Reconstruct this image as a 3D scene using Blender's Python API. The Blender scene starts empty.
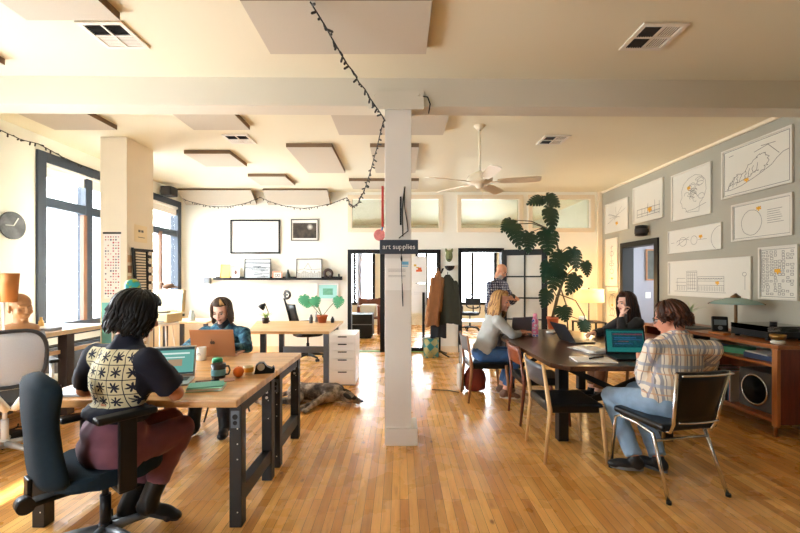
import bpy, bmesh, math, random
from math import sin, cos, pi, radians, atan2, sqrt
from mathutils import Vector, Matrix, Euler
R = random.Random(7)
SC = bpy.context.scene
COL = SC.collection
CAMZ, F, CX, HY = 1.45, 405.0, 400.0, 280.0

def V(*a):
    return Vector(a[0]) if len(a) == 1 else Vector(a)

def srgb(h):
    if isinstance(h, str):
        h = h.lstrip('#'); c = [int(h[i:i+2], 16)/255 for i in (0, 2, 4)]
    else:
        c = [v/255 for v in h]
    return tuple((v/12.92 if v <= .04045 else ((v+.055)/1.055)**2.4) for v in c) + (1.0,)

# ---------------------------------------------------------------- materials
MATS = {}
def newmat(name):
    m = bpy.data.materials.new(name); m.use_nodes = True
    nt = m.node_tree; b = nt.nodes['Principled BSDF']
    return m, nt, b, nt.nodes, nt.links

def coords(nt, scale=(1, 1, 1), rot=(0, 0, 0), kind='Object'):
    t = nt.nodes.new('ShaderNodeTexCoord'); mp = nt.nodes.new('ShaderNodeMapping')
    mp.inputs['Scale'].default_value = scale; mp.inputs['Rotation'].default_value = rot
    nt.links.new(t.outputs[kind], mp.inputs['Vector'])
    return mp.outputs['Vector']

def mixc(nt, a, b, fac, mode='MIX'):
    n = nt.nodes.new('ShaderNodeMix'); n.data_type = 'RGBA'; n.blend_type = mode
    for s, v in ((6, a), (7, b), (0, fac)):
        if hasattr(v, 'node'): nt.links.new(v, n.inputs[s])
        else: n.inputs[s].default_value = v
    return n.outputs[2]

def ramp(nt, fac, stops):
    n = nt.nodes.new('ShaderNodeValToRGB'); e = n.color_ramp.elements
    while len(e) < len(stops): e.new(.5)
    for i, (p, c) in enumerate(stops):
        e[i].position = p; e[i].color = c if len(c) == 4 else (*c, 1)
    nt.links.new(fac, n.inputs[0]); return n.outputs[0]

def mathn(nt, op, a, b=0.0):
    n = nt.nodes.new('ShaderNodeMath'); n.operation = op
    for i, v in ((0, a), (1, b)):
        if hasattr(v, 'node'): nt.links.new(v, n.inputs[i])
        else: n.inputs[i].default_value = v
    return n.outputs[0]

def noise(nt, vec, scale, detail=3, rough=.5):
    n = nt.nodes.new('ShaderNodeTexNoise'); n.inputs['Scale'].default_value = scale
    n.inputs['Detail'].default_value = detail; n.inputs['Roughness'].default_value = rough
    nt.links.new(vec, n.inputs['Vector']); return n.outputs[0]

def bump(nt, b, h, strength=.2, dist=.01):
    n = nt.nodes.new('ShaderNodeBump'); n.inputs['Strength'].default_value = strength
    n.inputs['Distance'].default_value = dist
    nt.links.new(h, n.inputs['Height']); nt.links.new(n.outputs[0], b.inputs['Normal'])

def M(name, col, rough=.5, metal=0, var=.12, vs=6, bs=0, bst=.2, spec=.5, coat=0, sheen=0, emit=None, es=0, trans=0, alpha=1, bd=.004):
    """plain surface with slight procedural variation"""
    if name in MATS: return MATS[name]
    m, nt, b, N, L = newmat(name); c = srgb(col)
    v = coords(nt)
    if var:
        f = noise(nt, v, vs, 4)
        dk = tuple(x*(1-var) for x in c[:3]) + (1,); lt = tuple(min(1, x*(1+var)) for x in c[:3]) + (1,)
        L.new(mixc(nt, dk, lt, f), b.inputs['Base Color'])
    else: b.inputs['Base Color'].default_value = c
    b.inputs['Roughness'].default_value = rough; b.inputs['Metallic'].default_value = metal
    b.inputs['Specular IOR Level'].default_value = spec
    b.inputs['Coat Weight'].default_value = coat; b.inputs['Sheen Weight'].default_value = sheen
    b.inputs['Transmission Weight'].default_value = trans; b.inputs['Alpha'].default_value = alpha
    if bs: bump(nt, b, noise(nt, v, bs, 5), bst, bd)
    if emit: b.inputs['Emission Color'].default_value = srgb(emit); b.inputs['Emission Strength'].default_value = es
    MATS[name] = m; return m

def wood(name, c1, c2, axis='x', rough=.4, scale=1.0, coat=0, ring=9, plank=0):
    m, nt, b, N, L = newmat(name)
    st = {'x': (.12, 1, 1), 'y': (1, .12, 1), 'z': (1, 1, .12)}[axis]
    v = coords(nt, tuple(s*scale for s in st))
    n1 = noise(nt, v, ring*2, 5, .6); n2 = noise(nt, v, ring*9, 3)
    f = mathn(nt, 'ADD', mathn(nt, 'MULTIPLY', n1, .75), mathn(nt, 'MULTIPLY', n2, .25))
    col = ramp(nt, f, [(.32, srgb(c2)), (.66, srgb(c1))])
    if plank:
        br = N.new('ShaderNodeTexBrick'); br.inputs['Scale'].default_value = 1
        rot = {'x': (0, 0, 0), 'y': (0, 0, pi/2), 'z': (0, pi/2, 0)}[axis]
        L.new(coords(nt, (1, 1, 1), rot), br.inputs['Vector'])
        br.inputs['Brick Width'].default_value = .9; br.inputs['Row Height'].default_value = plank
        br.inputs['Mortar Size'].default_value = .0008
        br.inputs['Color1'].default_value = (.78, .75, .7, 1); br.inputs['Color2'].default_value = (1.08, 1.08, 1.06, 1)
        br.inputs['Mortar'].default_value = (.6, .55, .5, 1)
        col = mixc(nt, col, br.outputs['Color'], 1.0, 'MULTIPLY')
    L.new(col, b.inputs['Base Color']); b.inputs['Roughness'].default_value = rough
    b.inputs['Coat Weight'].default_value = coat
    bump(nt, b, n2, .08, .002)
    MATS[name] = m; return m

def glassmat(name, tint=(1, 1, 1), refl=.12, rough=.02):
    m, nt, b, N, L = newmat(name)
    N.remove(b); out = N['Material Output']
    t = N.new('ShaderNodeBsdfTransparent'); t.inputs[0].default_value = (*tint, 1)
    g = N.new('ShaderNodeBsdfGlossy'); g.inputs['Roughness'].default_value = rough
    lw = N.new('ShaderNodeFresnel'); lw.inputs[0].default_value = 1.45
    mx = N.new('ShaderNodeMixShader')
    L.new(mathn(nt, 'MULTIPLY', lw.outputs[0], refl/.12*.8), mx.inputs[0])
    L.new(t.outputs[0], mx.inputs[1]); L.new(g.outputs[0], mx.inputs[2]); L.new(mx.outputs[0], out.inputs[0])
    MATS[name] = m; return m

# ---------------------------------------------------------------- mesh builder
class MB:
    def __init__(s): s.bm = bmesh.new(); s.mi = 0
    def _tag(s, faces, smooth=False):
        for f in faces: f.material_index = s.mi; f.smooth = smooth
    def box(s, c, size, rot=None, bev=0, seg=2, taper=None):
        r = bmesh.ops.create_cube(s.bm, size=1.0); vs = r['verts']
        for v in vs:
            v.co = Vector((v.co.x*size[0], v.co.y*size[1], v.co.z*size[2]))
            if taper and v.co.z < 0: v.co.x *= taper; v.co.y *= taper
        fs = list({f for v in vs for f in v.link_faces})
        if bev:
            es = list({e for v in vs for e in v.link_edges})
            q = bmesh.ops.bevel(s.bm, geom=es, offset=min(bev, min(size)*.49), segments=seg, affect='EDGES', profile=.5)
            fs = q['faces'] + [f for f in fs if f.is_valid]
            vs = list({v for f in fs for v in f.verts})
        m = Matrix.Translation(Vector(c))
        if rot is not None: m = m @ (rot if isinstance(rot, Matrix) else Euler(rot).to_matrix()).to_4x4()
        for v in vs: v.co = m @ v.co
        s._tag(fs, False); return s
    def bb(s, x0, x1, y0, y1, z0, z1, bev=0):
        return s.box(((x0+x1)/2, (y0+y1)/2, (z0+z1)/2), (abs(x1-x0), abs(y1-y0), abs(z1-z0)), None, bev)
    def cone(s, p0, p1, r0, r1=None, seg=12, caps=True):
        p0, p1 = Vector(p0), Vector(p1); r1 = r0 if r1 is None else r1
        d = p1-p0; q = Vector((0, 0, 1)).rotation_difference(d.normalized()) if d.length > 1e-9 else None
        A, B = [], []
        for i in range(seg):
            a = 2*pi*i/seg; u = q @ Vector((cos(a), sin(a), 0))
            A.append(s.bm.verts.new(p0+u*r0)); B.append(s.bm.verts.new(p1+u*r1))
        fs = [s.bm.faces.new((A[i], A[(i+1) % seg], B[(i+1) % seg], B[i])) for i in range(seg)]
        s._tag(fs, True)
        if caps: s._tag([s.bm.faces.new(A[::-1]), s.bm.faces.new(B)], False)
        return s
    def tube(s, pts, r, seg=8, closed=False, caps=True):
        pts = [Vector(p) for p in pts]; n = len(pts)
        rs = r if isinstance(r, (list, tuple)) else [r]*n
        rings = []; ref = None
        for i, p in enumerate(pts):
            if closed: d = pts[(i+1) % n]-pts[i-1]
            else: d = pts[min(i+1, n-1)]-pts[max(i-1, 0)]
            if d.length < 1e-9: d = Vector((0, 0, 1))
            d.normalize()
            if ref is None:
                ref = d.orthogonal().normalized()
            ref = (ref-d*ref.dot(d)); ref = ref.normalized() if ref.length > 1e-6 else d.orthogonal().normalized()
            b = d.cross(ref)
            rings.append([s.bm.verts.new(p+(ref*cos(2*pi*k/seg)+b*sin(2*pi*k/seg))*rs[i]) for k in range(seg)])
        fs = []
        for i in range(n if closed else n-1):
            a, c = rings[i], rings[(i+1) % n]
            for k in range(seg): fs.append(s.bm.faces.new((a[k], a[(k+1) % seg], c[(k+1) % seg], c[k])))
        s._tag(fs, True)
        if caps and not closed: s._tag([s.bm.faces.new(rings[0][::-1]), s.bm.faces.new(rings[-1])], False)
        return s
    def lathe(s, prof, c=(0, 0, 0), seg=24, rot=None, loop=False):
        m = Matrix.Translation(Vector(c))
        if rot is not None: m = m @ Euler(rot).to_matrix().to_4x4()
        rings = []
        for (r, z) in prof:
            rings.append([s.bm.verts.new(m @ Vector((max(r, 1e-4)*cos(2*pi*k/seg), max(r, 1e-4)*sin(2*pi*k/seg), z))) for k in range(seg)])
        fs = []
        for a, b in zip(rings, rings[1:]):
            for k in range(seg): fs.append(s.bm.faces.new((a[k], a[(k+1) % seg], b[(k+1) % seg], b[k])))
        if loop:
            a, b = rings[-1], rings[0]
            for k in range(seg): fs.append(s.bm.faces.new((a[k], a[(k+1) % seg], b[(k+1) % seg], b[k])))
        s._tag(fs, True)
        if not loop: s._tag([s.bm.faces.new(rings[0][::-1]), s.bm.faces.new(rings[-1])], True)
        return s
    def ell(s, c, r, rot=None, seg=16, rings=10):
        if not isinstance(r, (tuple, list)): r = (r, r, r)
        q = bmesh.ops.create_uvsphere(s.bm, u_segments=seg, v_segments=rings, radius=1)
        m = Matrix.Translation(Vector(c))
        if rot is not None: m = m @ (rot if isinstance(rot, Matrix) else Euler(rot).to_matrix()).to_4x4()
        m = m @ Matrix.Diagonal((*r, 1))
        for v in q['verts']: v.co = m @ v.co
        s._tag({f for v in q['verts'] for f in v.link_faces}, True); return s
    def cap(s, p0, p1, r0, r1=None, seg=14):
        """tapered capsule"""
        p0, p1 = Vector(p0), Vector(p1); r1 = r0 if r1 is None else r1
        d = (p1-p0); L = d.length; d = d.normalized() if L > 1e-9 else Vector((0, 0, 1))
        pts, rs = [], []
        for k in range(1, 5):
            a = pi/2*(1-k/4.0); pts.append(p0-d*r0*sin(a)); rs.append(max(r0*cos(a), 1e-4))
        for k in range(0, 4):
            a = pi/2*(k/4.0); pts.append(p1+d*r1*sin(a)); rs.append(max(r1*cos(a), 1e-4))
        return s.tube(pts, rs, seg)
    def prism(s, pts, z0, z1, m=None, bev=0):
        """polygon in xy extruded z0..z1, transformed by m"""
        A = [s.bm.verts.new(Vector((p[0], p[1], z0))) for p in pts]; B = [s.bm.verts.new(Vector((p[0], p[1], z1))) for p in pts]
        n = len(pts)
        fs = [s.bm.faces.new((A[i], A[(i+1) % n], B[(i+1) % n], B[i])) for i in range(n)]
        fs += [s.bm.faces.new(A[::-1]), s.bm.faces.new(B)]
        if bev:
            es = [e for e in {e for f in fs[-2:] for e in f.edges}]
            q = bmesh.ops.bevel(s.bm, geom=es, offset=bev, segments=2, affect='EDGES', profile=.5)
            fs = [f for f in fs if f.is_valid] + q['faces']
        if m is not None:
            for v in {v for f in fs for v in f.verts}: v.co = m @ v.co
        s._tag(fs, False); return s
    def quad(s, a, b, c, d):
        f = s.bm.faces.new([s.bm.verts.new(Vector(p)) for p in (a, b, c, d)]); s._tag([f]); return s
    def grid(s, P, smooth=True, close=False):
        g = [[s.bm.verts.new(Vector(p)) for p in row] for row in P]
        fs = []
        for r0, r1 in zip(g, g[1:]):
            n = len(r0)
            for k in range(n if close else n-1):
                fs.append(s.bm.faces.new((r0[k], r0[(k+1) % n], r1[(k+1) % n], r1[k])))
        s._tag(fs, smooth); return s
    def build(s, name, mats, parent=None, loc=None, rotz=0, recalc=True):
        if recalc: bmesh.ops.recalc_face_normals(s.bm, faces=s.bm.faces[:])
        me = bpy.data.meshes.new(name); s.bm.to_mesh(me); s.bm.free()
        for m in (mats if isinstance(mats, (list, tuple)) else [mats]): me.materials.append(m)
        o = bpy.data.objects.new(name, me); COL.objects.link(o)
        if parent is not None: o.parent = parent
        if loc is not None: o.location = loc
        if rotz: o.rotation_euler.z = rotz
        return o

def tag(o, label, cat, group=None):
    o['label'] = label; o['category'] = cat
    if group: o['group'] = group
    return o
def thing(name, label, cat, loc=(0, 0, 0), rotz=0, group=None):
    o = bpy.data.objects.new(name, None); COL.objects.link(o); o.empty_display_size = .1
    o.location = loc; o.rotation_euler = (0, 0, rotz)
    return tag(o, label, cat, group)
def struct(o):
    o['kind'] = 'structure'; return o
def kids(o): return [c for c in bpy.data.objects if c.parent == o]
def copy_tree(o, loc=None, rotz=None, label=None, group=None):
    def rec(a, par):
        c = a.copy(); COL.objects.link(c)
        if par is not None: c.parent = par
        for ch in kids(a): rec(ch, c)
        return c
    r = rec(o, None)
    if loc is not None: r.location = loc
    if rotz is not None: r.rotation_euler.z = rotz
    if label: r['label'] = label
    if group: r['group'] = group
    return r
def solid(bm_mb, th):
    bmesh.ops.recalc_face_normals(bm_mb.bm, faces=bm_mb.bm.faces[:])
    bmesh.ops.solidify(bm_mb.bm, geom=bm_mb.bm.faces[:], thickness=th); return bm_mb
def text_mesh(body, size, name, mat, parent, loc, rot, align='CENTER', ext=.0006):
    cu = bpy.data.curves.new(name, 'FONT'); cu.body = body; cu.size = size; cu.extrude = ext
    cu.align_x = align; cu.align_y = 'CENTER'
    t = bpy.data.objects.new(name, cu); COL.objects.link(t)
    dg = bpy.context.evaluated_depsgraph_get(); dg.update()
    me = bpy.data.meshes.new_from_object(t.evaluated_get(dg)); bpy.data.objects.remove(t)
    me.materials.clear(); me.materials.append(mat)
    o = bpy.data.objects.new(name, me); COL.objects.link(o); o.parent = parent
    o.location = loc; o.rotation_euler = rot; return o
def remesh(mb, name, mats, vox, smooth=4, parent=None, disp=None):
    """fuse overlapping closed shapes into one continuous skin"""
    bmesh.ops.recalc_face_normals(mb.bm, faces=mb.bm.faces[:])
    me = bpy.data.meshes.new(name+'_src'); mb.bm.to_mesh(me); mb.bm.free()
    o = bpy.data.objects.new(name, me); COL.objects.link(o)
    md = o.modifiers.new('r', 'REMESH'); md.mode = 'VOXEL'; md.voxel_size = vox; md.use_smooth_shade = True
    if smooth:
        sm = o.modifiers.new('s', 'SMOOTH'); sm.iterations = smooth; sm.factor = .5
    if disp:
        tx = bpy.data.textures.new(name, 'CLOUDS'); tx.noise_scale = disp[0]; tx.noise_depth = 1
        dm = o.modifiers.new('d', 'DISPLACE'); dm.texture = tx; dm.strength = disp[1]; dm.mid_level = .5; dm.texture_coords = 'LOCAL'
    dg = bpy.context.evaluated_depsgraph_get(); dg.update()
    m2 = bpy.data.meshes.new_from_object(o.evaluated_get(dg)); m2.name = name
    o.modifiers.clear(); o.data = m2; bpy.data.meshes.remove(me)
    m2.materials.clear()
    for m in (mats if isinstance(mats, (list, tuple)) else [mats]): m2.materials.append(m)
    for p in m2.polygons: p.use_smooth = True; p.material_index = 0
    if parent is not None: o.parent = parent
    return o
def arc(c, r, a0, a1, n, f=lambda u, v: (u, v, 0)):
    return [Vector(c)+Vector(f(r*cos(a0+(a1-a0)*i/(n-1)), r*sin(a0+(a1-a0)*i/(n-1)))) for i in range(n)]
def P(px, py, Y):
    """point at depth Y (metres from the camera) seen at photograph position px, py"""
    return Vector(((px-CX)*Y/F, Y, CAMZ-(py-HY)*Y/F))
# ================================================================= camera
cam = bpy.data.cameras.new('camera'); cam.sensor_width = 36; cam.lens = 36*F/800
cam.shift_y = (HY-266.5)/800; cam.clip_start = .05
co = bpy.data.objects.new('camera', cam); COL.objects.link(co); co.location = (0, 0, CAMZ)
co.rotation_euler = (pi/2, 0, 0); SC.camera = co
# ================================================================= materials of the setting
XL, XR, YB, ZC, YF = -4.39, 4.07, 8.15, 3.22, -2.5
m_white = M('warm white wall paint', (243, 242, 231), .75, var=.02, vs=2)
m_ceil = M('cream ceiling paint', (230, 224, 200), .62, var=.03, vs=1.2, bs=3, bst=.03)
m_beam = M('off white beam paint', (214, 208, 192), .6, var=.03, vs=2)
m_grey = M('light grey wall paint', (166, 163, 148), .7, var=.03, vs=2)
m_trim = M('cream gloss trim', (236, 222, 196), .45, var=.02)
m_slate = M('dark slate window paint', (44, 56, 70), .45, var=.06)
m_black = M('black paint', (11, 11, 12), .5, var=.1, spec=.35)
m_lav = M('pale lavender hall paint', (142, 144, 158), .75, var=.02)
m_glass = glassmat('window glass')
m_colp = M('column paint', (226, 222, 214), .55, var=.04, vs=5)

def floor_mat():
    m, nt, b, N, L = newmat('honey maple strip floor')
    t = N.new('ShaderNodeTexCoord'); mp = N.new('ShaderNodeMapping'); mp.inputs['Rotation'].default_value = (0, 0, pi/2)
    L.new(t.outputs['Object'], mp.inputs['Vector'])
    def brick(c1, c2, mo, w, off):
        br = N.new('ShaderNodeTexBrick'); br.inputs['Scale'].default_value = 1; br.offset = off; br.offset_frequency = 2
        L.new(mp.outputs[0], br.inputs['Vector'])
        br.inputs['Brick Width'].default_value = w; br.inputs['Row Height'].default_value = .057
        br.inputs['Mortar Size'].default_value = .0013; br.inputs['Mortar Smooth'].default_value = .3
        br.inputs['Color1'].default_value = c1; br.inputs['Color2'].default_value = c2; br.inputs['Mortar'].default_value = mo
        return br
    b1 = brick(srgb((206, 144, 70)), srgb((252, 200, 120)), srgb((96, 58, 26)), 1.13, .37)
    b2 = brick((.82, .78, .74, 1), (1.1, 1.08, 1.05, 1), (1, 1, 1, 1), .71, .61)
    col = mixc(nt, b1.outputs['Color'], b2.outputs['Color'], .8, 'MULTIPLY')
    g = N.new('ShaderNodeMapping'); g.inputs['Scale'].default_value = (1, .06, 1); L.new(t.outputs['Object'], g.inputs['Vector'])
    gr = noise(nt, g.outputs[0], 55, 5, .6)
    col = mixc(nt, col, ramp(nt, gr, [(.3, (.82, .75, .66)), (.62, (1.06, 1.04, 1.0))]), .75, 'MULTIPLY')
    # darker heartwood streaks and knots
    g2 = N.new('ShaderNodeMapping'); g2.inputs['Scale'].default_value = (9, 1.1, 1); L.new(t.outputs['Object'], g2.inputs['Vector'])
    st = noise(nt, g2.outputs[0], 2.2, 4, .6)
    col = mixc(nt, col, ramp(nt, st, [(.60, (1, 1, 1)), (.74, (.62, .46, .32))]), .8, 'MULTIPLY')
    vo = N.new('ShaderNodeTexVoronoi'); vo.inputs['Scale'].default_value = 3.2
    g3 = N.new('ShaderNodeMapping'); g3.inputs['Scale'].default_value = (1.5, .8, 1); L.new(t.outputs['Object'], g3.inputs['Vector']); L.new(g3.outputs[0], vo.inputs['Vector'])
    col = mixc(nt, col, ramp(nt, vo.outputs['Distance'], [(.035, (.28, .16, .09)), (.085, (1, 1, 1))]), .85, 'MULTIPLY')
    L.new(col, b.inputs['Base Color'])
    rr = noise(nt, t.outputs['Object'], 3, 4)
    L.new(ramp(nt, rr, [(.3, (.2, .2, .2)), (.7, (.36, .36, .36))]), b.inputs['Roughness'])
    b.inputs['Specular IOR Level'].default_value = .5
    bump(nt, b, b1.outputs['Fac'], -.25, .002)
    return m
m_floor = floor_mat()

# ================================================================= shell
def wall(name, axis, at, th, a0, a1, z0, z1, holes, mat):
    """wall in the plane axis=at, thickness th (signed), with rectangular holes (a0,a1,z0,z1)"""
    mb = MB()
    A = sorted({a0, a1, *[h[0] for h in holes], *[h[1] for h in holes]})
    for p, q in zip(A, A[1:]):
        mid = (p+q)/2; segs = [(z0, z1)]
        for h in holes:
            if h[0] < mid < h[1]:
                segs = [t for s0, s1 in segs for t in ((s0, min(s1, h[2])), (max(s0, h[3]), s1)) if t[1]-t[0] > 1e-4]
        for s0, s1 in segs:
            if axis == 'x': mb.bb(at, at+th, p, q, s0, s1)
            else: mb.bb(p, q, at, at+th, s0, s1)
    return struct(mb.build(name, mat))
struct(MB().bb(XL-.3, 6.6, YF-.2, 13.2, -.1, 0).build('floor', m_floor))
struct(MB().bb(XL-.3, XR+.15, YF-.2, 13.2, ZC, ZC+.1).build('ceiling', m_ceil))
WIN = [(4.88, 6.62, .78, 3.03), (6.86, 8.08, .78, 3.0), (2.1, 3.75, .78, 3.0)]
wall('wall_left', 'x', XL, -.2, YF, YB, 0, ZC, WIN, m_white)
T1, T2, T3 = (-1.05, .865, 2.41, 3.16), (1.147, 2.475, 2.41, 3.16), (2.576, 3.905, 2.41, 3.16)
DA, DB = (-1.05, .815, 0, 2.06), (1.17, 2.085, 0, 2.09)
wall('wall_back', 'y', YB, .15, XL, XR+.15, 0, ZC, [T1, T2, T3, DA, DB], m_white)
DR = (6.36, 7.44, 0, 2.12)
wall('wall_right', 'x', XR, .15, YF, YB, 0, ZC, [DR], m_grey)
WF = [(-3.9, -2.4, .8, 2.5)]  # unseen window, added so front light reaches the column and beam
wall('wall_front', 'y', YF, -.15, XL, XR, 0, ZC, WF, M('dark bounce cutting wall', (92, 88, 76), .8, var=.05))  # unseen wall, coloured dark to cut the light it bounces back
# back room and hall
BW = [(-1.9, -.8, .65, 2.6), (.5, 1.4, .65, 2.6), (1.75, 3.1, .65, 2.6)]
wall('wall_back_room_far', 'y', 13.0, .15, -2.6, XR+.15, 0, ZC, BW, m_white)
wall('wall_back_room_left', 'x', -2.6, -.15, YB+.15, 13.15, 0, ZC, [], m_white)
wall('wall_back_room_right', 'x', XR, .15, YB+.15, 13.15, 0, ZC, [], m_white)
wall('wall_hall_back', 'y', 8.3, .1, XR+.15, 6.5, 0, 2.8, [], m_lav)
wall('wall_hall_side', 'x', 6.4, .1, 4.6, 8.3, 0, 2.8, [(5.2, 7.6, .8, 2.5)], m_lav)
wall('wall_hall_front', 'y', 4.7, -.1, XR+.15, 6.5, 0, 2.8, [], m_lav)
struct(MB().bb(XR+.15, 6.5, 4.6, 8.4, 2.8, 2.9).build('ceiling_hall', m_white))

# ================================================================= windows
def window_x(n, X, out, y0, y1, z0, z1, mull, trans, mat, fw=.1):
    """window in a wall of constant x; out = direction outside"""
    w = struct(thing('window_%d' % n, 'x', 'window', (X, 0, 0)));  del w['label']; del w['category']
    f = MB(); d0, d1 = -.03*out, .12*out
    f.bb(d0, d1, y0, y0+fw, z0, z1, .006).bb(d0, d1, y1-fw, y1, z0, z1, .006)
    f.bb(d0, d1, y0+fw, y1-fw, z1-fw, z1, .006).bb(d0, d1, y0+fw, y1-fw, z0, z0+fw, .006)
    for m in mull: f.bb(d0*.7, d1*.9, m-.06, m+.06, z0+fw, z1-fw, .006)
    ys = [y0+fw, *mull, y1-fw]
    for a, b in zip(ys, ys[1:]):
        aa = a if a == ys[0] else a+.06; bb_ = b if b == ys[-1] else b-.06
        if trans: f.bb(d0*.6, d1*.85, aa, bb_, trans-.06, trans+.06, .006)
    f.build('window_frame', mat, w)
    zs = [z0+fw, trans, z1-fw] if trans else [z0+fw, z1-fw]
    for a, b in zip(ys, ys[1:]):
        for c, d in zip(zs, zs[1:]):
            MB().bb(.045*out, .051*out, a, b, c, d).build('window_pane', m_glass, w)
    MB().bb(-.08*out, .02*out, y0-.03, y1+.03, z0-.05, z0-.001, .006).build('window_sill', mat, w)
    return w
m_browntrim = wood('brown stained sash', '8a6246', '5e3d29', 'z', .5)
w1 = window_x(1, XL, -1, *WIN[0], [5.70], 2.42, m_slate, .12)
w2 = window_x(2, XL, -1, *WIN[1], [], 2.36, m_slate, .12)
w3 = window_x(3, XL, -1, *WIN[2], [2.92], 2.42, m_slate, .12)
# brown sash strip and roller blinds of the left windows
for w, (y0, y1), zt in ((w1, (5.2, 6.5), 2.9), (w2, (6.98, 7.95), 2.88)):
    MB().bb(-.0, .05, y0+.36, y0+.42, .9, 2.34).build('window_sash', m_browntrim, w)
    b = MB(); b.cone((-.0, y0-.2, zt-.02), (-.0, y1+.02, zt-.02), .028, seg=14); b.bb(-.012, -.008, y0-.19, y1+.01, zt-.17, zt-.02)
    b.build('roller_blind', M('white blind fabric', (240, 238, 232), .8, var=.01), w)
def window_y(n, Y, x0, x1, z0, z1, mull, trans, mat, fw=.08, dirn=1, gl=None):
    w = struct(thing('window_%d' % n, 'x', 'window', (0, Y, 0))); del w['label']; del w['category']
    f = MB(); d0, d1 = -.03*dirn, .11*dirn
    f.bb(x0, x0+fw, d0, d1, z0, z1, .005).bb(x1-fw, x1, d0, d1, z0, z1, .005)
    f.bb(x0+fw, x1-fw, d0, d1, z1-fw, z1, .005).bb(x0+fw, x1-fw, d0, d1, z0, z0+fw, .005)
    for m in mull: f.bb(m-.04, m+.04, d0*.6, d1*.9, z0+fw, z1-fw)
    if trans: f.bb(x0+fw, x1-fw, d0*.5, d1*.8, trans-.03, trans+.03)
    f.build('window_frame', mat, w)
    xs = [x0+fw, *mull, x1-fw]
    for a, b in zip(xs, xs[1:]): MB().bb(a, b, .04*dirn, .046*dirn, z0+fw, z1-fw).build('window_pane', gl or m_glass, w)
    return w
m_tglass = glassmat('greenish transom glass', (.80, .84, .81), .2)
for i, t in enumerate((T1, T2, T3)): window_y(5+i, YB, *t, [], 0, m_trim, .085, 1, m_tglass)
for i, t in enumerate(BW): window_y(8+i, 13.0, *t, [(t[0]+t[1])/2-.1], 0, m_black, .09)
for i, t in enumerate(WF): window_y(11+i, YF, *t, [(t[0]+t[1])/2], 2.2, m_slate, .1, -1)
window_x(13, 6.4, 1, 5.2, 7.6, .8, 2.5, [6.4], 0, m_white, .08)  # unseen window, added to let light into the hall

# ================================================================= doors
d1 = struct(thing('door_1', 'x', 'd', (0, YB, 0))); del d1['label']; del d1['category']
f = MB(); x0, x1, _, zt = DA
f.bb(x0, x0+.07, -.03, .16, 0, zt).bb(x1-.07, x1, -.03, .16, 0, zt).bb(x0+.07, x1-.07, -.03, .16, zt-.075, zt)
f.bb(-.40, -.30, -.02, .15, 0, zt-.075).bb(.45, .50, .02, .09, 0, .0+1.2)
f.bb(-.30, x1-.07, .02, .09, .0, .08)
f.build('door_frame', m_black, d1)
MB().bb(-.30, x1-.07, .05, .056, .08, zt-.075).build('door_pane', m_glass, d1)
MB().bb(x0-.02, x1+.02, -.0, .14, .0, .012).build('door_threshold', M('green threshold tape', (128, 168, 96), .6), d1)
d2 = struct(thing('door_2', 'x', 'd', (0, YB, 0))); del d2['label']; del d2['category']
f = MB(); x0, x1, _, zt = DB
f.bb(x0, x0+.075, -.03, .16, 0, zt).bb(x1-.05, x1, -.03, .16, 0, zt).bb(x0+.075, x1-.05, -.03, .16, zt-.08, zt)
f.build('door_frame', m_black, d2)
# open french leaf folded back against the wall
d3 = struct(thing('door_3', 'x', 'd', (2.03, YB-.06, 0), -.30)); del d3['label']; del d3['category']
m_leaf = M('blue black door paint', (24, 32, 37), .45, var=.06)
L_, H_ = .86, 2.05; f = MB()
f.bb(0, .10, -.045, 0, .01, H_, .004).bb(L_-.11, L_, -.045, 0, .01, H_, .004).bb(.10, L_-.11, -.045, 0, H_-.115, H_, .004).bb(.10, L_-.11, -.045, 0, .01, .26, .004)
f.bb(.425, .455, -.04, -.005, .26, H_-.115)
for k in range(1, 4): z = .26+k*(H_-.375)/4; f.bb(.10, .425, -.04, -.005, z-.014, z+.014).bb(.455, L_-.11, -.04, -.005, z-.014, z+.014)
f.build('door_leaf', m_leaf, d3)
MB().bb(.10, L_-.11, -.024, -.019, .26, H_-.115).build('door_pane', M('reflection white door glass', (226, 230, 226), .12, var=.04, alpha=.55), d3)  # white mixed into the glass colour stands for bright reflections
k = MB(); k.cone((L_-.055, -.045, 1.0), (L_-.055, -.085, 1.0), .012); k.ell((L_-.055, -.1, 1.0), .028); k.build('door_handle', M('brass', (196, 160, 90), .3, 1, var=.05), d3)
# black framed doorway in the right wall
d4 = struct(thing('door_4', 'x', 'd', (XR, 0, 0))); del d4['label']; del d4['category']
f = MB(); y0, y1, _, zt = DR
f.bb(-.03, .17, y0, y0+.09, 0, zt).bb(-.03, .17, y1-.09, y1, 0, zt).bb(-.03, .17, y0+.09, y1-.09, zt-.09, zt)
f.build('door_frame', m_black, d4)

# ================================================================= column, pillar, beam, trims
mb = MB(); mb.bb(-.134, .099, 3.56, 3.79, 0, 2.975, .004)
colm = mb.build('column', m_colp); struct(colm)
struct(MB().bb(-.128, .155, 3.535, 3.83, 0, .15, .006).build('column_plinth', m_colp))
mb = MB(); mb.box((0, 0, 0), (XR-XL+.2, .2, .29), (0, 0, .0125), .004)
struct(mb.build('beam', m_beam, loc=(-.1, 3.65, 3.118)))
mb = MB(); mb.bb(-.27, .21, 3.525, 3.545, 2.94, 3.10, .003)
for x in (-.22, .165):
    for z in (3.06,): mb.ell((x, 3.523, z), (.012, .008, .012), seg=8, rings=6)
struct(mb.build('beam_plate', m_beam))
struct(MB().bb(-3.71, -3.38, 5.01, 5.55, 0, ZC, .004).build('pillar', M('pillar paint', (238, 228, 208), .6, var=.03)))
struct(MB().bb(XR-.03, XR, YF, YB, ZC-.035, ZC).build('trim_1', m_trim))
struct(MB().bb(3.97, 4.06, YB-.03, YB, 0, ZC).build('trim_2', m_trim))
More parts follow.
